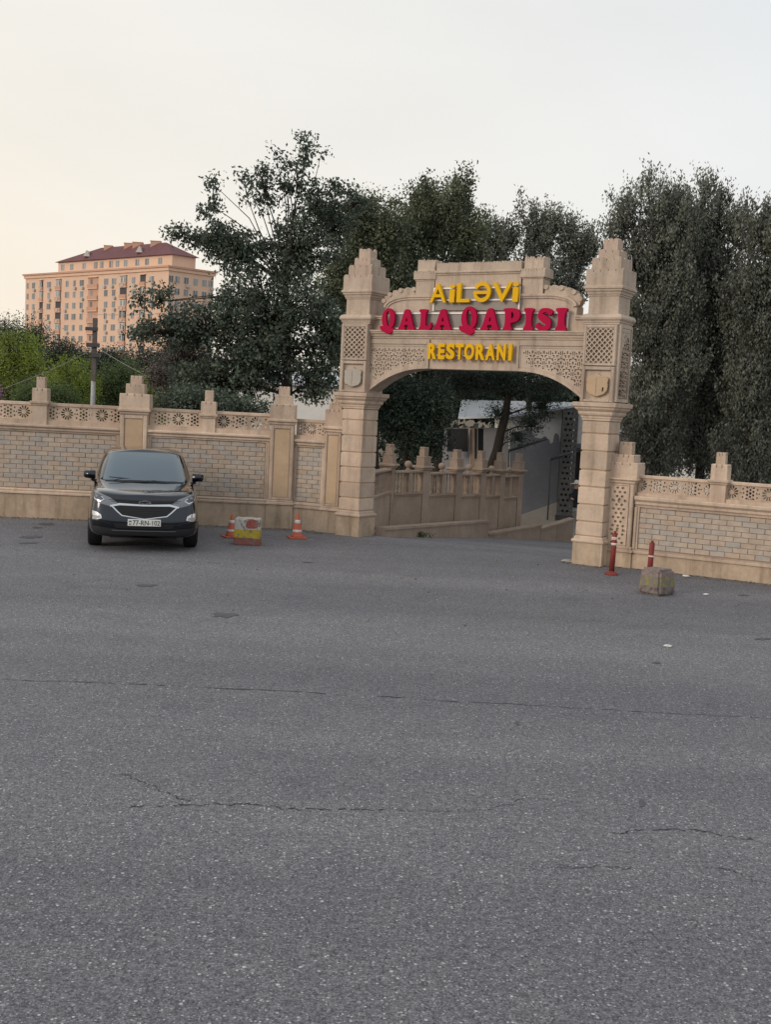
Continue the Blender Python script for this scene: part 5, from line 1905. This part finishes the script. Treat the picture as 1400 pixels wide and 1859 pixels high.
# cabin
ringb = [(0, 1.13), (.38, 1.17), (.64, 1.28), (.775, 1.47), (.83, 1.75), (.845, 2.4), (.835, 3.3), (.80, 3.95), (.66, 4.20), (0, 4.30)]
ringt = [(0, 1.93), (.37, 1.95), (.55, 2.0), (.63, 2.10), (.655, 2.3), (.665, 2.6), (.66, 3.2), (.62, 3.75), (.50, 3.93), (0, 3.98)]
zb_ = [1.07, 1.065, 1.055, 1.04, 1.05, 1.06, 1.08, 1.09, 1.09, 1.08]
zt_ = [1.575, 1.57, 1.56, 1.545, 1.55, 1.565, 1.57, 1.55, 1.53, 1.53]
vs, fs = [], []
n = len(ringb)
LV = (0, .35, .7, .93, 1.0)
for i in range(n):
    for t in LV:
        bul = .035 * math.sin(math.pi * t)
        x = ringb[i][0] * (1 - t) + ringt[i][0] * t
        y = ringb[i][1] * (1 - t) + ringt[i][1] * t
        z = zb_[i] * (1 - t) + zt_[i] * t + (bul if i < 3 else 0)
        x += bul * (1 if 3 <= i <= 7 else 0)
        vs.append((x, y, z))
m_ = len(LV)
for i in range(n - 1):
    for j in range(m_ - 1):
        a = i * m_ + j
        fs.append((a, a + m_, a + m_ + 1, a + 1))
tops = [i * m_ + m_ - 1 for i in range(n)]
mids = []
for i in range(1, n - 1):
    e_ = Vector(vs[tops[i]])
    a = len(vs)
    vs.append((e_.x * .55, e_.y + (.04 if i < 4 else 0), e_.z + .035))
    vs.append((0, e_.y + (.06 if i < 4 else 0), e_.z + .05))
    mids.append((tops[i], a, a + 1))
for i in range(len(mids) - 1):
    for k in (0, 1): fs.append((mids[i][k], mids[i + 1][k], mids[i + 1][k + 1], mids[i][k + 1]))
for tip, mm in ((tops[0], mids[0]), (tops[-1], mids[-1])):
    fs.append((tip, mm[0], mm[1]))
    fs.append((tip, mm[1], mm[2]))
cab = evald(mirrored(vs, fs), [subd(2)])
cab.materials.clear()
cab.materials.append(M_PAINT)
cab.polygons.foreach_set('use_smooth', [True] * len(cab.polygons))
bvh_cab = BVHTree.FromPolygons([v.co.copy() for v in cab.vertices], [tuple(p.vertices) for p in cab.polygons])
cab.name = 'roof'
roof_o = link('roof', cab, car)


def patch(name, poly, bvh, m, out=.006, deep=.03, parent=None, axis='y', step=.03, smooth=True, hole=None):
    """raised piece that follows the body surface; poly in (x, z) seen from the front, or (x, y) from above"""
    pts = []
    nP = len(poly)
    for i in range(nP):
        a, b = Vector(poly[i]), Vector(poly[(i + 1) % nP])
        k = max(1, int((b - a).length / step))
        for j in range(k): pts.append(a.lerp(b, j / k))
    nb = len(pts)
    xs, zs = [p.x for p in pts], [p.y for p in pts]
    inner = []
    x = min(xs) + step * .5
    from mathutils.geometry import intersect_point_quad_2d
    while x < max(xs):
        z = min(zs) + step * .5
        while z < max(zs):
            c = False
            j = nb - 1
            for i in range(nb):
                if (pts[i].y > z) != (pts[j].y > z) and x < (pts[j].x - pts[i].x) * (z - pts[i].y) / (pts[j].y - pts[i].y + 1e-12) + pts[i].x: c = not c
                j = i
            if c and min((p - Vector((x, z))).length for p in pts) > step * .35: inner.append(Vector((x, z)))
            z += step
        x += step
    V = pts + inner
    res = delaunay_2d_cdt(V, [], [list(range(nb))], 1, 1e-6)
    vv, ff = res[0], res[2]
    out_v, ok = [], []
    for p in vv:
        if axis == 'y': h = bvh.ray_cast(Vector((p.x, -2, p.y)), Vector((0, 1, 0)))
        else: h = bvh.ray_cast(Vector((p.x, p.y, 3)), Vector((0, 0, -1)))
        if h[0] is None: h = bvh.find_nearest(Vector((p.x, .5, p.y)) if axis == 'y' else Vector((p.x, p.y, 1)))
        out_v.append(h[0] + h[1] * out if (h[1].y < 0 if axis == 'y' else h[1].z > 0) else h[0] - h[1] * out)
        ok.append(h[1])
    mb = MB().add(out_v, [tuple(f) for f in ff])
    # skirt
    sk_v = [out_v[i] + (Vector((0, deep, 0)) if axis == 'y' else Vector((0, 0, -deep))) for i in range(nb)]
    mb.add([out_v[i] for i in range(nb)] + sk_v, [(i, (i + 1) % nb, nb + (i + 1) % nb, nb + i) for i in range(nb)])
    me = mb.mesh(name, m, False)
    return link(name, fix_normals(me), parent or car)


def sym(poly): return [(-x, z) for x, z in poly[::-1]]


def on_cab(t0, t1, i0, i1, lift, name, m, parent, mir=False):
    """glass strip between ring positions"""
    vs, fs = [], []
    NS, NT = 12, 8
    for a in range(NS + 1):
        ii = i0 + (i1 - i0) * a / NS
        for b in range(NT + 1):
            t = t0 + (t1 - t0) * b / NT
            f = lambda arr, c=None: np.interp(ii, range(n), [q if c is None else q[c] for q in arr])
            bul = .035 * math.sin(math.pi * t)
            x = f(ringb, 0) * (1 - t) + f(ringt, 0) * t
            y = f(ringb, 1) * (1 - t) + f(ringt, 1) * t
            z = f(zb_) * (1 - t) + f(zt_) * t
            h = bvh_cab.find_nearest(Vector((x, y, z + (bul if ii < 3 else 0))))
            nn = h[1]
            c = Vector((0, 2.7, 1.2))
            if nn.dot(h[0] - c) < 0: nn = -nn
            vs.append(h[0] + nn * lift)
    for a in range(NS):
        for b in range(NT):
            q = a * (NT + 1) + b
            fs.append((q, q + NT + 1, q + NT + 2, q + 1))
    return vs, fs


v1, f1 = on_cab(.06, .955, 0, 2.55, .004, '', None, None)
v2 = [(-x, y, z) for x, y, z in v1]
gl = MB().add(v1, f1).add(v2, [f[::-1] for f in f1])
me = gl.mesh('windscreen', M_CARGL, True)
bm = bmesh.new(); bm.from_mesh(me); bmesh.ops.remove_doubles(bm, verts=bm.verts, dist=.002); bmesh.ops.recalc_face_normals(bm, faces=bm.faces); bm.to_mesh(me); bm.free()
me.polygons.foreach_set('use_smooth', [True] * len(me.polygons))
ws = link('windscreen', me, car)
for s_ in (-1, 1):
    v1, f1 = on_cab(.12, .86, 3.6, 7.6, .004, '', None, None)
    me = MB().add([(s_ * x, y, z) for x, y, z in v1], f1).mesh('side_window', M_DGLASS, True)
    link('side_window', fix_normals(me), car)
    # wipers
    MB().tube([(s_ * .06 + .25, 1.16, 1.085), (s_ * .06 + .02, 1.22, 1.115), (s_ * .30 - .30, 1.28, 1.14)], .008, 5).build('wiper', M_TRIM, car)
MB().tube([(-.66, 1.25, 1.062), (-.36, 1.145, 1.075), (0, 1.105, 1.085), (.36, 1.145, 1.075), (.66, 1.25, 1.062)], .018, 6).build('cowl', M_TRIM, car)
MB().rings(0, 2.0, .05, .04, [(0, 1.42), (0, 1.52)]).build('sensor_box', M_TRIM, car)

# front: grilles, bars, lamps
patch('upper_grille', [(-.56, .80), (0, .785), (.56, .80), (.62, .865), (.40, .862), (0, .850), (-.40, .862), (-.62, .865)], bvh_body, M_GRILLE, .002)
low = [(0, .555), (.36, .605), (.425, .66), (.485, .742), (.40, .775), (0, .765), (-.40, .775), (-.485, .742), (-.425, .66), (-.36, .605)]
patch('main_grille', low, bvh_body, M_GRILLE, .003)
for z, w in ((.620, .34), (.652, .385), (.684, .415), (.716, .435), (.746, .42)):
    patch('grille_bar', [(-w, z), (w, z), (w + .01, z + .010), (-w - .01, z + .010)], bvh_body, M_TRIM, .012, .012, step=.06)
for z, w in ((.815, .54), (.838, .58)):
    patch('grille_bar', [(-w, z + .006), (0, z - .006), (w, z + .006), (w, z + .013), (0, z + .002), (-w, z + .013)], bvh_body, M_TRIM, .008, .01, step=.06)
patch('chrome_bar', [(-.545, .736), (-.40, .764), (0, .757), (.40, .764), (.545, .736), (.558, .760), (.41, .798), (0, .781), (-.41, .798), (-.558, .760)], bvh_body, M_CHROME, .016, .02)
for s_ in (-1, 1):
    q = [(0, .548), (.363, .596), (.437, .655), (.528, .742), (.503, .746), (.421, .667), (.355, .610), (0, .559)]
    patch('chrome_bar', q if s_ > 0 else sym(q), bvh_body, M_CHROME, .0145, .02)
    hl = [(.44, .805), (.565, .748), (.73, .79), (.795, .835), (.826, .895), (.830, .98), (.78, .965), (.56, .882)]
    h_ = patch('headlight', hl if s_ > 0 else sym(hl), bvh_body, M_LENS, .006, .03)
    dk = [(.66, .845), (.72, .83), (.795, .87), (.815, .935), (.76, .935), (.68, .90)]
    patch('reflector', dk if s_ > 0 else sym(dk), bvh_body, M_LAMPD, .009, .01, h_)
    for q in ([(.80, .845), (.825, .905), (.832, .975), (.818, .968), (.810, .905), (.788, .85)], [(.64, .845), (.71, .805), (.80, .845), (.79, .858), (.71, .825), (.655, .855)], [(.64, .845), (.655, .855), (.70, .885), (.685, .895)]):
        patch('light_guide', q if s_ > 0 else sym(q), bvh_body, M_CHROME, .012, .01, h_, step=.02)
    cx_, cz_ = s_ * .755, .885
    h = bvh_body.ray_cast(Vector((cx_, -2, cz_)), Vector((0, 1, 0)))[0]
    MB().tube([h + Vector((0, .03, 0)), h + Vector((0, -.014, 0))], .034, 14).build('projector_lens', M_LENS, h_, True)
    fg = [(.675, .545), (.77, .515), (.822, .525), (.832, .62), (.824, .66), (.755, .645), (.69, .605)]
    fo = patch('fog_light', fg if s_ > 0 else sym(fg), bvh_body, M_CHROME, .010, .03)
    f2 = [(.70, .555), (.78, .537), (.812, .545), (.816, .59), (.71, .585)]
    patch('fog_lens', f2 if s_ > 0 else sym(f2), bvh_body, M_AMBER, .014, .01, fo)
    lip = [(.52, .455), (.62, .452), (.86, .50), (.86, .515), (.74, .525)]
    patch('bumper_blade', lip if s_ > 0 else sym(lip), bvh_body, M_PAINT, .020, .03)
    # mirror
    mr_ = MB()
    mme = bpy.data.meshes.new('mirror')
    x0, x1 = .835, 1.035
    mr_.add([(x0, 1.50, 1.08), (x1 - .03, 1.52, 1.095), (x1, 1.53, 1.12), (x1 - .005, 1.54, 1.215), (x0, 1.50, 1.225),
             (x0, 1.64, 1.08), (x1 - .02, 1.64, 1.095), (x1 + .01, 1.64, 1.12), (x1 + .005, 1.64, 1.22), (x0, 1.64, 1.23)],
            [(0, 1, 2, 3, 4), (9, 8, 7, 6, 5), (0, 5, 6, 1), (1, 6, 7, 2), (2, 7, 8, 3), (3, 8, 9, 4), (4, 9, 5, 0)])
    mr_.v = [(s_ * x, y, z) for x, y, z in mr_.v]
    me = fix_normals(mr_.mesh('mirror', M_PAINT, True))
    bm = bmesh.new(); bm.from_mesh(me); bmesh.ops.bevel(bm, geom=bm.edges[:], offset=.011, segments=2, affect='EDGES'); bm.to_mesh(me); bm.free()
    mo = link('mirror', me, car)
    MB().tube([(s_ * .80, 1.60, 1.03), (s_ * .90, 1.585, 1.075)], [.035, .028], 6).build('mirror_arm', M_TRIM, mo)
# dark lower bumper with intake and skid lip
patch('lower_intake', [(-.44, .40), (.44, .40), (.50, .47), (.30, .475), (-.30, .475), (-.50, .47)], bvh_body, M_GRILLE, .003)
patch('bumper_lip', [(-.80, .30), (-.55, .285), (.55, .285), (.80, .30), (.83, .42), (.55, .395), (.40, .375), (-.40, .375), (-.55, .395), (-.83, .42)], bvh_body, M_TRIM, .012, .05)
patch('skid_plate', [(-.5, .355), (.5, .355), (.52, .37), (-.52, .37)], bvh_body, mat('skid_grey', (.10, .10, .105), .4, .4), .022, .02, step=.06)
MB().box(-.55, .55, .45, 1.5, .19, .27).build('undertray', M_TRIM, car)
# badge: a bow-tie outline
bw = [(-.105, -.018), (-.038, -.018), (-.038, -.034), (.038, -.034), (.038, -.018), (.105, -.018), (.088, .018), (.038, .018), (.038, .034), (-.038, .034), (-.038, .018), (-.088, .018)]
h = bvh_body.ray_cast(Vector((0, -2, .825)), Vector((0, 1, 0)))[0]
me = plate([bw, [(x * .78, z * .58) for x, z in bw]], .02, M_CHROME, 'badge')
me.transform(Matrix.Translation((0, h.y - .022, .822)))
bo = link('badge', me, car)
me = plate([[(x * .78, z * .58) for x, z in bw]], .012, M_TRIM, 'badge_field')
me.transform(Matrix.Translation((0, h.y - .02, .822)))
link('badge_field', me, bo)
# number plate
h = bvh_body.ray_cast(Vector((0, -2, .50)), Vector((0, 1, 0)))[0]
py_ = h.y - .03
pl = MB().cbox(-.265, .265, py_, py_ + .025, .44, .552, .004).build('number_plate', M_PLATE, car)
txt = text_mesh('77-RN-102', .003, M_INK, .004, 'plate_text')
fit(txt, -.185, .25, .456, .536, py_ - .0015)
link('plate_text', txt, pl)
for z, c in ((.520, (.02, .25, .55)), (.511, (.55, .03, .03)), (.502, (.02, .28, .08))):
    MB().box(-.25, -.205, py_ - .002, py_ + .001, z, z + .0085).build('flag_stripe', mat('flag_stripe', c, .5, .2), pl)
az = text_mesh('AZ', .003, M_INK, .0, 'plate_text')
fit(az, -.25, -.208, .455, .485, py_ - .0015)
link('plate_text', az, pl)
# wheels
tyre = MB()
tp = [(.22, -.10), (.30, -.115), (.335, -.10), (WR, -.075), (WR, .075), (.335, .10), (.30, .115), (.22, .10)]
vs, fs = [], []
for k in range(36):
    a = 2 * math.pi * k / 36
    vs += [(x, r * math.cos(a), r * math.sin(a)) for r, x in tp]
for k in range(36):
    for j in range(len(tp)):
        a, b = k * len(tp) + j, k * len(tp) + (j + 1) % len(tp)
        c, d = ((k + 1) % 36) * len(tp) + j, ((k + 1) % 36) * len(tp) + (j + 1) % len(tp)
        fs.append((a, b, d, c))
tyre_me = fix_normals(MB().add(vs, fs).mesh('tyre', M_BLACKRUB, True))
rim = MB().tube([(.055, 0, 0), (.085, 0, 0)], .05, 12)
for k in range(5):
    a = 2 * math.pi * k / 5
    c, s_ = math.cos(a), math.sin(a)
    w0, w1 = .035, .055
    q = [(x, r * c - w * s_, r * s_ + w * c) for x in (.05, .08) for r, w in ((.04, -w0), (.235, -w1), (.235, w1), (.04, w0))]
    rim.add(q, [(0, 1, 2, 3), (7, 6, 5, 4), (0, 4, 5, 1), (1, 5, 6, 2), (2, 6, 7, 3), (3, 7, 4, 0)])
rim.tube([(-.02, 0, 0), (-.01, 0, 0)], .228, 24)
rim_me = fix_normals(rim.mesh('rim', M_RIM))
for y in (WY, WY + WB):
    for s_ in (-1, 1):
        w = empty('wheel', (s_ * .80, y, WR), 0 if s_ > 0 else math.pi)
        w.parent = car
        link('tyre', tyre_me, w)
        link('rim', rim_me, w)
CARA = R(13)
ctr = (gnd(163, 988) + gnd(355, 996)) * .5
cpos = ctr + Vector((math.sin(CARA), -math.cos(CARA), 0)) * (WY - .12)
car.location = (cpos.x, cpos.y, 0)
car.rotation_euler = (0, 0, CARA)

# ------------------------------------------------------------------ traffic cones, blocks, marker posts
M_ORANGE = mat('faded_orange_plastic', (.44, .105, .06), .55, .3, vary=.15, nscale=12, coords='obj')
M_REFL = mat('worn_white_band', (.62, .58, .54), .5, .35, vary=.2, nscale=30, coords='obj', stain=.7, stain_scale=14, stain_col=(.50, .16, .09))


def cone(label, p, rz, h=.48, tilt=0.0):
    c = empty('traffic_cone', p, rz)
    c.rotation_euler = (tilt, 0, rz)
    tag(c, label, 'traffic cone', 'traffic cones by the wall')
    MB().rings(0, 0, .17, .17, [(-.01, 0), (0, .008), (0, .024), (-.01, .03)]).build('base', M_ORANGE, c)
    r = lambda z: .118 - .098 * (z / h)
    MB().lathe(0, 0, [(r(0) + .01, .028), (r(.05), .05), (r(h), h - .01), (r(h) * .6, h)], 18).build('cone_body', M_ORANGE, c, True)
    for a, b in ((.25, .35), (.60, .74)):
        MB().lathe(0, 0, [(r(a * h) + .0005, a * h), (r(a * h) + .003, a * h + .003), (r(b * h) + .003, b * h - .003), (r(b * h) + .0005, b * h)], 18).build('white_band', M_REFL, c, True)
    return c


cone('orange traffic cone with worn white bands standing alone by the wall', gnd(539, 977), .3)
cone('orange traffic cone half hidden behind the painted concrete block', gnd(417, 978) + Vector((.0, .25, 0)), .5, .44)


def block_material(name, cols, wear, seed):
    """painted bands that have worn through to concrete"""
    m = bpy.data.materials.new(name)
    m.use_nodes = True
    N, L = m.node_tree.nodes, m.node_tree.links
    b = N['Principled BSDF']
    b.inputs['Roughness'].default_value = .9
    b.inputs['Specular IOR Level'].default_value = .15
    tc = N.new('ShaderNodeTexCoord')
    sp = N.new('ShaderNodeSeparateXYZ')
    L.new(tc.outputs['Object'], sp.inputs[0])
    nz = N.new('ShaderNodeTexNoise')
    nz.inputs['Scale'].default_value = 5
    nz.inputs['Detail'].default_value = 8
    nz.inputs['Roughness'].default_value = .7
    mp = N.new('ShaderNodeMapping')
    mp.inputs['Location'].default_value = (seed, seed * 2, 0)
    L.new(tc.outputs['Object'], mp.inputs[0])
    L.new(mp.outputs[0], nz.inputs[0])
    ad = N.new('ShaderNodeMath')
    ad.operation = 'MULTIPLY_ADD'
    L.new(nz.outputs['Fac'], ad.inputs[0])
    ad.inputs[1].default_value = .05
    L.new(sp.outputs['Z'], ad.inputs[2])
    cr = N.new('ShaderNodeValToRGB')
    cr.color_ramp.interpolation = 'CONSTANT'
    el = cr.color_ramp.elements
    el[0].position, el[0].color = 0, (*cols[0][1], 1)
    el[1].position, el[1].color = cols[1][0], (*cols[1][1], 1)
    for p_, c in cols[2:]:
        q = el.new(p_)
        q.color = (*c, 1)
    L.new(ad.outputs[0], cr.inputs[0])
    n2 = N.new('ShaderNodeTexNoise')
    n2.inputs['Scale'].default_value = 14
    n2.inputs['Detail'].default_value = 9
    n2.inputs['Roughness'].default_value = .75
    L.new(mp.outputs[0], n2.inputs[0])
    th = N.new('ShaderNodeValToRGB')
    th.color_ramp.elements[0].position = wear
    th.color_ramp.elements[1].position = wear + .06
    L.new(n2.outputs['Fac'], th.inputs[0])
    mx = N.new('ShaderNodeMix')
    mx.data_type = 'RGBA'
    L.new(th.outputs[0], mx.inputs[0])
    L.new(cr.outputs[0], mx.inputs[6])
    c2 = N.new('ShaderNodeValToRGB')
    c2.color_ramp.elements[0].color = (.14, .125, .11, 1)
    c2.color_ramp.elements[1].color = (.235, .205, .185, 1)
    L.new(n2.outputs['Fac'], c2.inputs[0])
    L.new(c2.outputs[0], mx.inputs[7])
    L.new(mx.outputs[2], b.inputs['Base Color'])
    bp = N.new('ShaderNodeBump')
    bp.inputs['Strength'].default_value = .8
    bp.inputs['Distance'].default_value = .02
    L.new(n2.outputs['Fac'], bp.inputs['Height'])
    L.new(bp.outputs[0], b.inputs['Normal'])
    return m


def rough_block(name, hx, hy, h, tx, ty, m, seed, chamf=.03):
    bm = bmesh.new()
    bmesh.ops.create_cube(bm, size=1)
    for v in bm.verts:
        t = v.co.z + .5
        v.co.x *= 2 * (hx * (1 - t) + tx * t)
        v.co.y *= 2 * (hy * (1 - t) + ty * t)
        v.co.z = t * h
    bmesh.ops.bevel(bm, geom=bm.edges[:], offset=chamf, segments=2, affect='EDGES')
    bmesh.ops.subdivide_edges(bm, edges=[e for e in bm.edges if e.calc_length() > .1], cuts=4, use_grid_fill=True)
    r_ = random.Random(seed)
    for v in bm.verts:
        v.co += Vector((r_.uniform(-1, 1), r_.uniform(-1, 1), r_.uniform(-1, 1) if v.co.z > .02 else 0)) * .005
    me = bpy.data.meshes.new(name)
    bm.to_mesh(me)
    bm.free()
    me.materials.append(m)
    return me


MB1 = block_material('painted_block', [(0, (.27, .10, .085)), (.155, (.48, .36, .05)), (.305, (.50, .47, .42))], .52, 3.0)
MB2 = block_material('worn_painted_block', [(0, (.13, .085, .085)), (.155, (.27, .235, .07)), (.30, (.29, .21, .20))], .45, 8.0)
p = (gnd(424, 989) + gnd(470, 991)) * .5
b1 = link('concrete_block', rough_block('concrete_block', .235, .20, .47, .222, .19, MB1, 1, .012))
b1.location = (p.x, p.y + .2, 0)
b1.rotation_euler = (0, 0, R(2))
tag(b1, 'square concrete block painted white, yellow and red near the parked car', 'concrete block')
half = [(-.01, .302), (.20, .302), (.215, .40), (.175, .465), (.04, .468), (-.005, .40)]
me = plate([chaikin(half, 1)], .006, mat('faded_red_paint', (.30, .09, .075), .85, .15, vary=.3, nscale=14, stain=.6, stain_scale=9, stain_col=(.4, .36, .32)), 'red_patch')
me.transform(Matrix.Translation((-.02, -.2005, 0)) @ Matrix.Rotation(R(-1.2), 4, 'X'))
link('red_patch', me, b1)
p = gnd(1198, 1083)
b2 = link('concrete_block', rough_block('concrete_block', .215, .215, .385, .175, .175, MB2, 2, .035))
b2.rotation_euler = (0, 0, R(40))
b2.location = (p.x + .01, p.y + .27, 0)
tag(b2, 'battered tapering concrete block with worn yellow paint on the right', 'concrete block')

M_POST = mat('faded_red_post', (.21, .036, .030), .6, .3, vary=.2, nscale=14, coords='obj')


def marker(label, p, h, bands, leanx):
    c = empty('marker_post', p)
    c.rotation_euler = (R(-1), R(leanx), 0)
    tag(c, label, 'marker post', 'red marker posts by the right wall')
    MB().lathe(0, 0, [(.115, 0), (.115, .012), (.10, .03), (.06, .045), (.05, .06)], 18).build('base', M_POST, c, True)
    MB().lathe(0, 0, [(.045, .05), (.043, h * .6), (.042, h - .01), (.038, h)], 16).build('post', M_POST, c, True)
    for a, b in bands:
        MB().lathe(0, 0, [(.0435, a), (.0475, a + .003), (.0475, b - .003), (.0435, b)], 16).build('reflective_band', M_REFL, c, True)
    MB().box(-.012, .012, -.045, .045, h + .005, h + .035).build('top_loop', M_POST, c)


marker('red marker post with two white bands in front of the pierced pilaster', gnd(1110, 1043), .69, ((.49, .53), (.58, .63)), 1.5)
marker('red marker post standing behind the battered concrete block', gnd(1181, 1058) + Vector((0, .12, 0)), .63, ((.40, .425),), 1.5)

# ------------------------------------------------------------------ utility pole and wires
Y = 33.0
pp0, pp1 = at(167, 745, Y), at(171, 578, Y)
pole = empty('utility_pole', (pp0.x, Y, -1.8))
tag(pole, 'grey concrete utility pole with weathered wooden head behind the wall', 'utility pole')
M_POLE = mat('pole_concrete', (.36, .35, .34), .85, .2, vary=.15, nscale=5)
M_WOOD = mat('weathered_wood', (.13, .115, .105), .9, .15, vary=.3, nscale=8)
k0 = pp0.x
zj = at(170, 660, Y).z
MB().tube([(0, 0, 0), (.02, 0, zj + 1.8)], [.08, .062], 10).build('shaft', M_POLE, pole, True)
MB().rings(.03, -.02, .058, .055, [(0, zj + 1.3), (0, pp1.z + 1.8)]).build('wooden_head', M_WOOD, pole)
z = at(170, 598, Y).z + 1.8
MB().box(-.22, .14, -.14, -.10, z - .05, z + .05).build('bracket', M_DARKM, pole)
z = at(170, 627, Y).z + 1.8
MB().box(-.18, .16, -.16, .08, z - .055, z + .055).build('clamp', M_DARKM, pole)
z = at(170, 645, Y).z + 1.8
MB().box(-.05, .17, -.14, .08, z - .06, z + .06).build('clamp', M_DARKM, pole)


def wire(label, a, b, sag, r=.006, m=None):
    pts = [a.lerp(b, t / 16) - Vector((0, 0, sag * 4 * (t / 16) * (1 - t / 16))) for t in range(17)]
    w = empty('overhead_wire', a)
    tag(w, label, 'wire', 'wires from the utility pole')
    MB().tube([p - a for p in pts], r, 4).build('cable', m or M_POLE, w)


wire('pale cable sagging from the utility pole to the left edge', at(168, 634, Y - .1), at(-60, 725, 27), .12)
wire('pale cable running down from the utility pole to the right', at(174, 630, Y - .1), at(420, 745, 29), .15)
wire('thin wire from the utility pole head across to the broad tree', at(170, 571, Y), at(330, 566, 33), .05, .006)

# ------------------------------------------------------------------ litter and weeds
ML = mat('white_litter', (.62, .60, .57), .7, .2)
for i, (x, y, s_, lab) in enumerate(((1212, 1174, .05, 'scrap of white litter on the open road below the right block'), (1282, 1080, .05, 'scrap of white litter right of the battered concrete block'), (1245, 1047, .07, 'scrap of white litter along the foot of the right wall'), (1031, 1021, .12, 'pale rubble lump at the foot of the right gate pier'))):
    p = gnd(x, y)
    r_ = random.Random(i)
    mb = MB().lathe(0, 0, [(s_ * .6, 0), (s_, s_ * .2), (s_ * .7, s_ * .45), (s_ * .2, s_ * .5)], 7)
    mb.v = [(a * r_.uniform(.7, 1.3), b * r_.uniform(.6, 1.2), c) for a, b, c in mb.v]
    o = mb.build('litter' if i < 3 else 'rubble', ML if i < 3 else M_CONC)
    o.location = p
    tag(o, lab, 'litter' if i < 3 else 'rubble')
wp = gnd(765, 976, -.25)
rg_ = np.random.default_rng(9)
cen = np.array(at(762, 971, 24.3)) + rg_.normal(size=(260, 3)) * np.array([.13, .05, .035])
me = leaf_mesh('weed', cen - np.array(at(762, 971, 24.3)), np.tile([0, 0, 1, .6], (260, 1)).astype(float), .05, LM['mid'], rg_, 0, .5)
wd = link('weed', me)
wd.location = at(762, 971, 24.3)
tag(wd, 'dark tuft of weed at the foot of the kerb wall', 'weed')

# fallen leaves and grit gathered along the foot of the walls
rg_ = np.random.default_rng(44)
pts = []
for A, d, L in ((wallA + Vector((0, -.1, 0)), wad, 8.0), (wrA + wrd * (ro - .4) + Vector((-.06, -.12, 0)), wrd, 6.0), (gw(-.9, -.12), gd, .7), (gw(4.95, -.05), gd, .7)):
    n = int(60 * L)
    t = rg_.uniform(0, L, n)
    o = np.abs(rg_.normal(size=n)) * .12
    nd = Vector((d.y, -d.x, 0))
    pts.append(np.stack([A.x + d.x * t + nd.x * o, A.y + d.y * t + nd.y * o, np.full(n, .012)], 1))
pts.append(np.stack([rg_.uniform(-7, 6, 160), rg_.uniform(13, 20, 160), np.full(160, .012)], 1))
pts = np.concatenate(pts)
M_DRY = leaf_material('fallen_leaf', (.12, .085, .05), (.30, .24, .15), .1)
tag(link('fallen_leaves', leaf_mesh('fallen_leaves', pts, np.tile([1.0, .2, 0, .7], (len(pts), 1)), .035, M_DRY, rg_, 0, .6, .5)), kind='stuff')
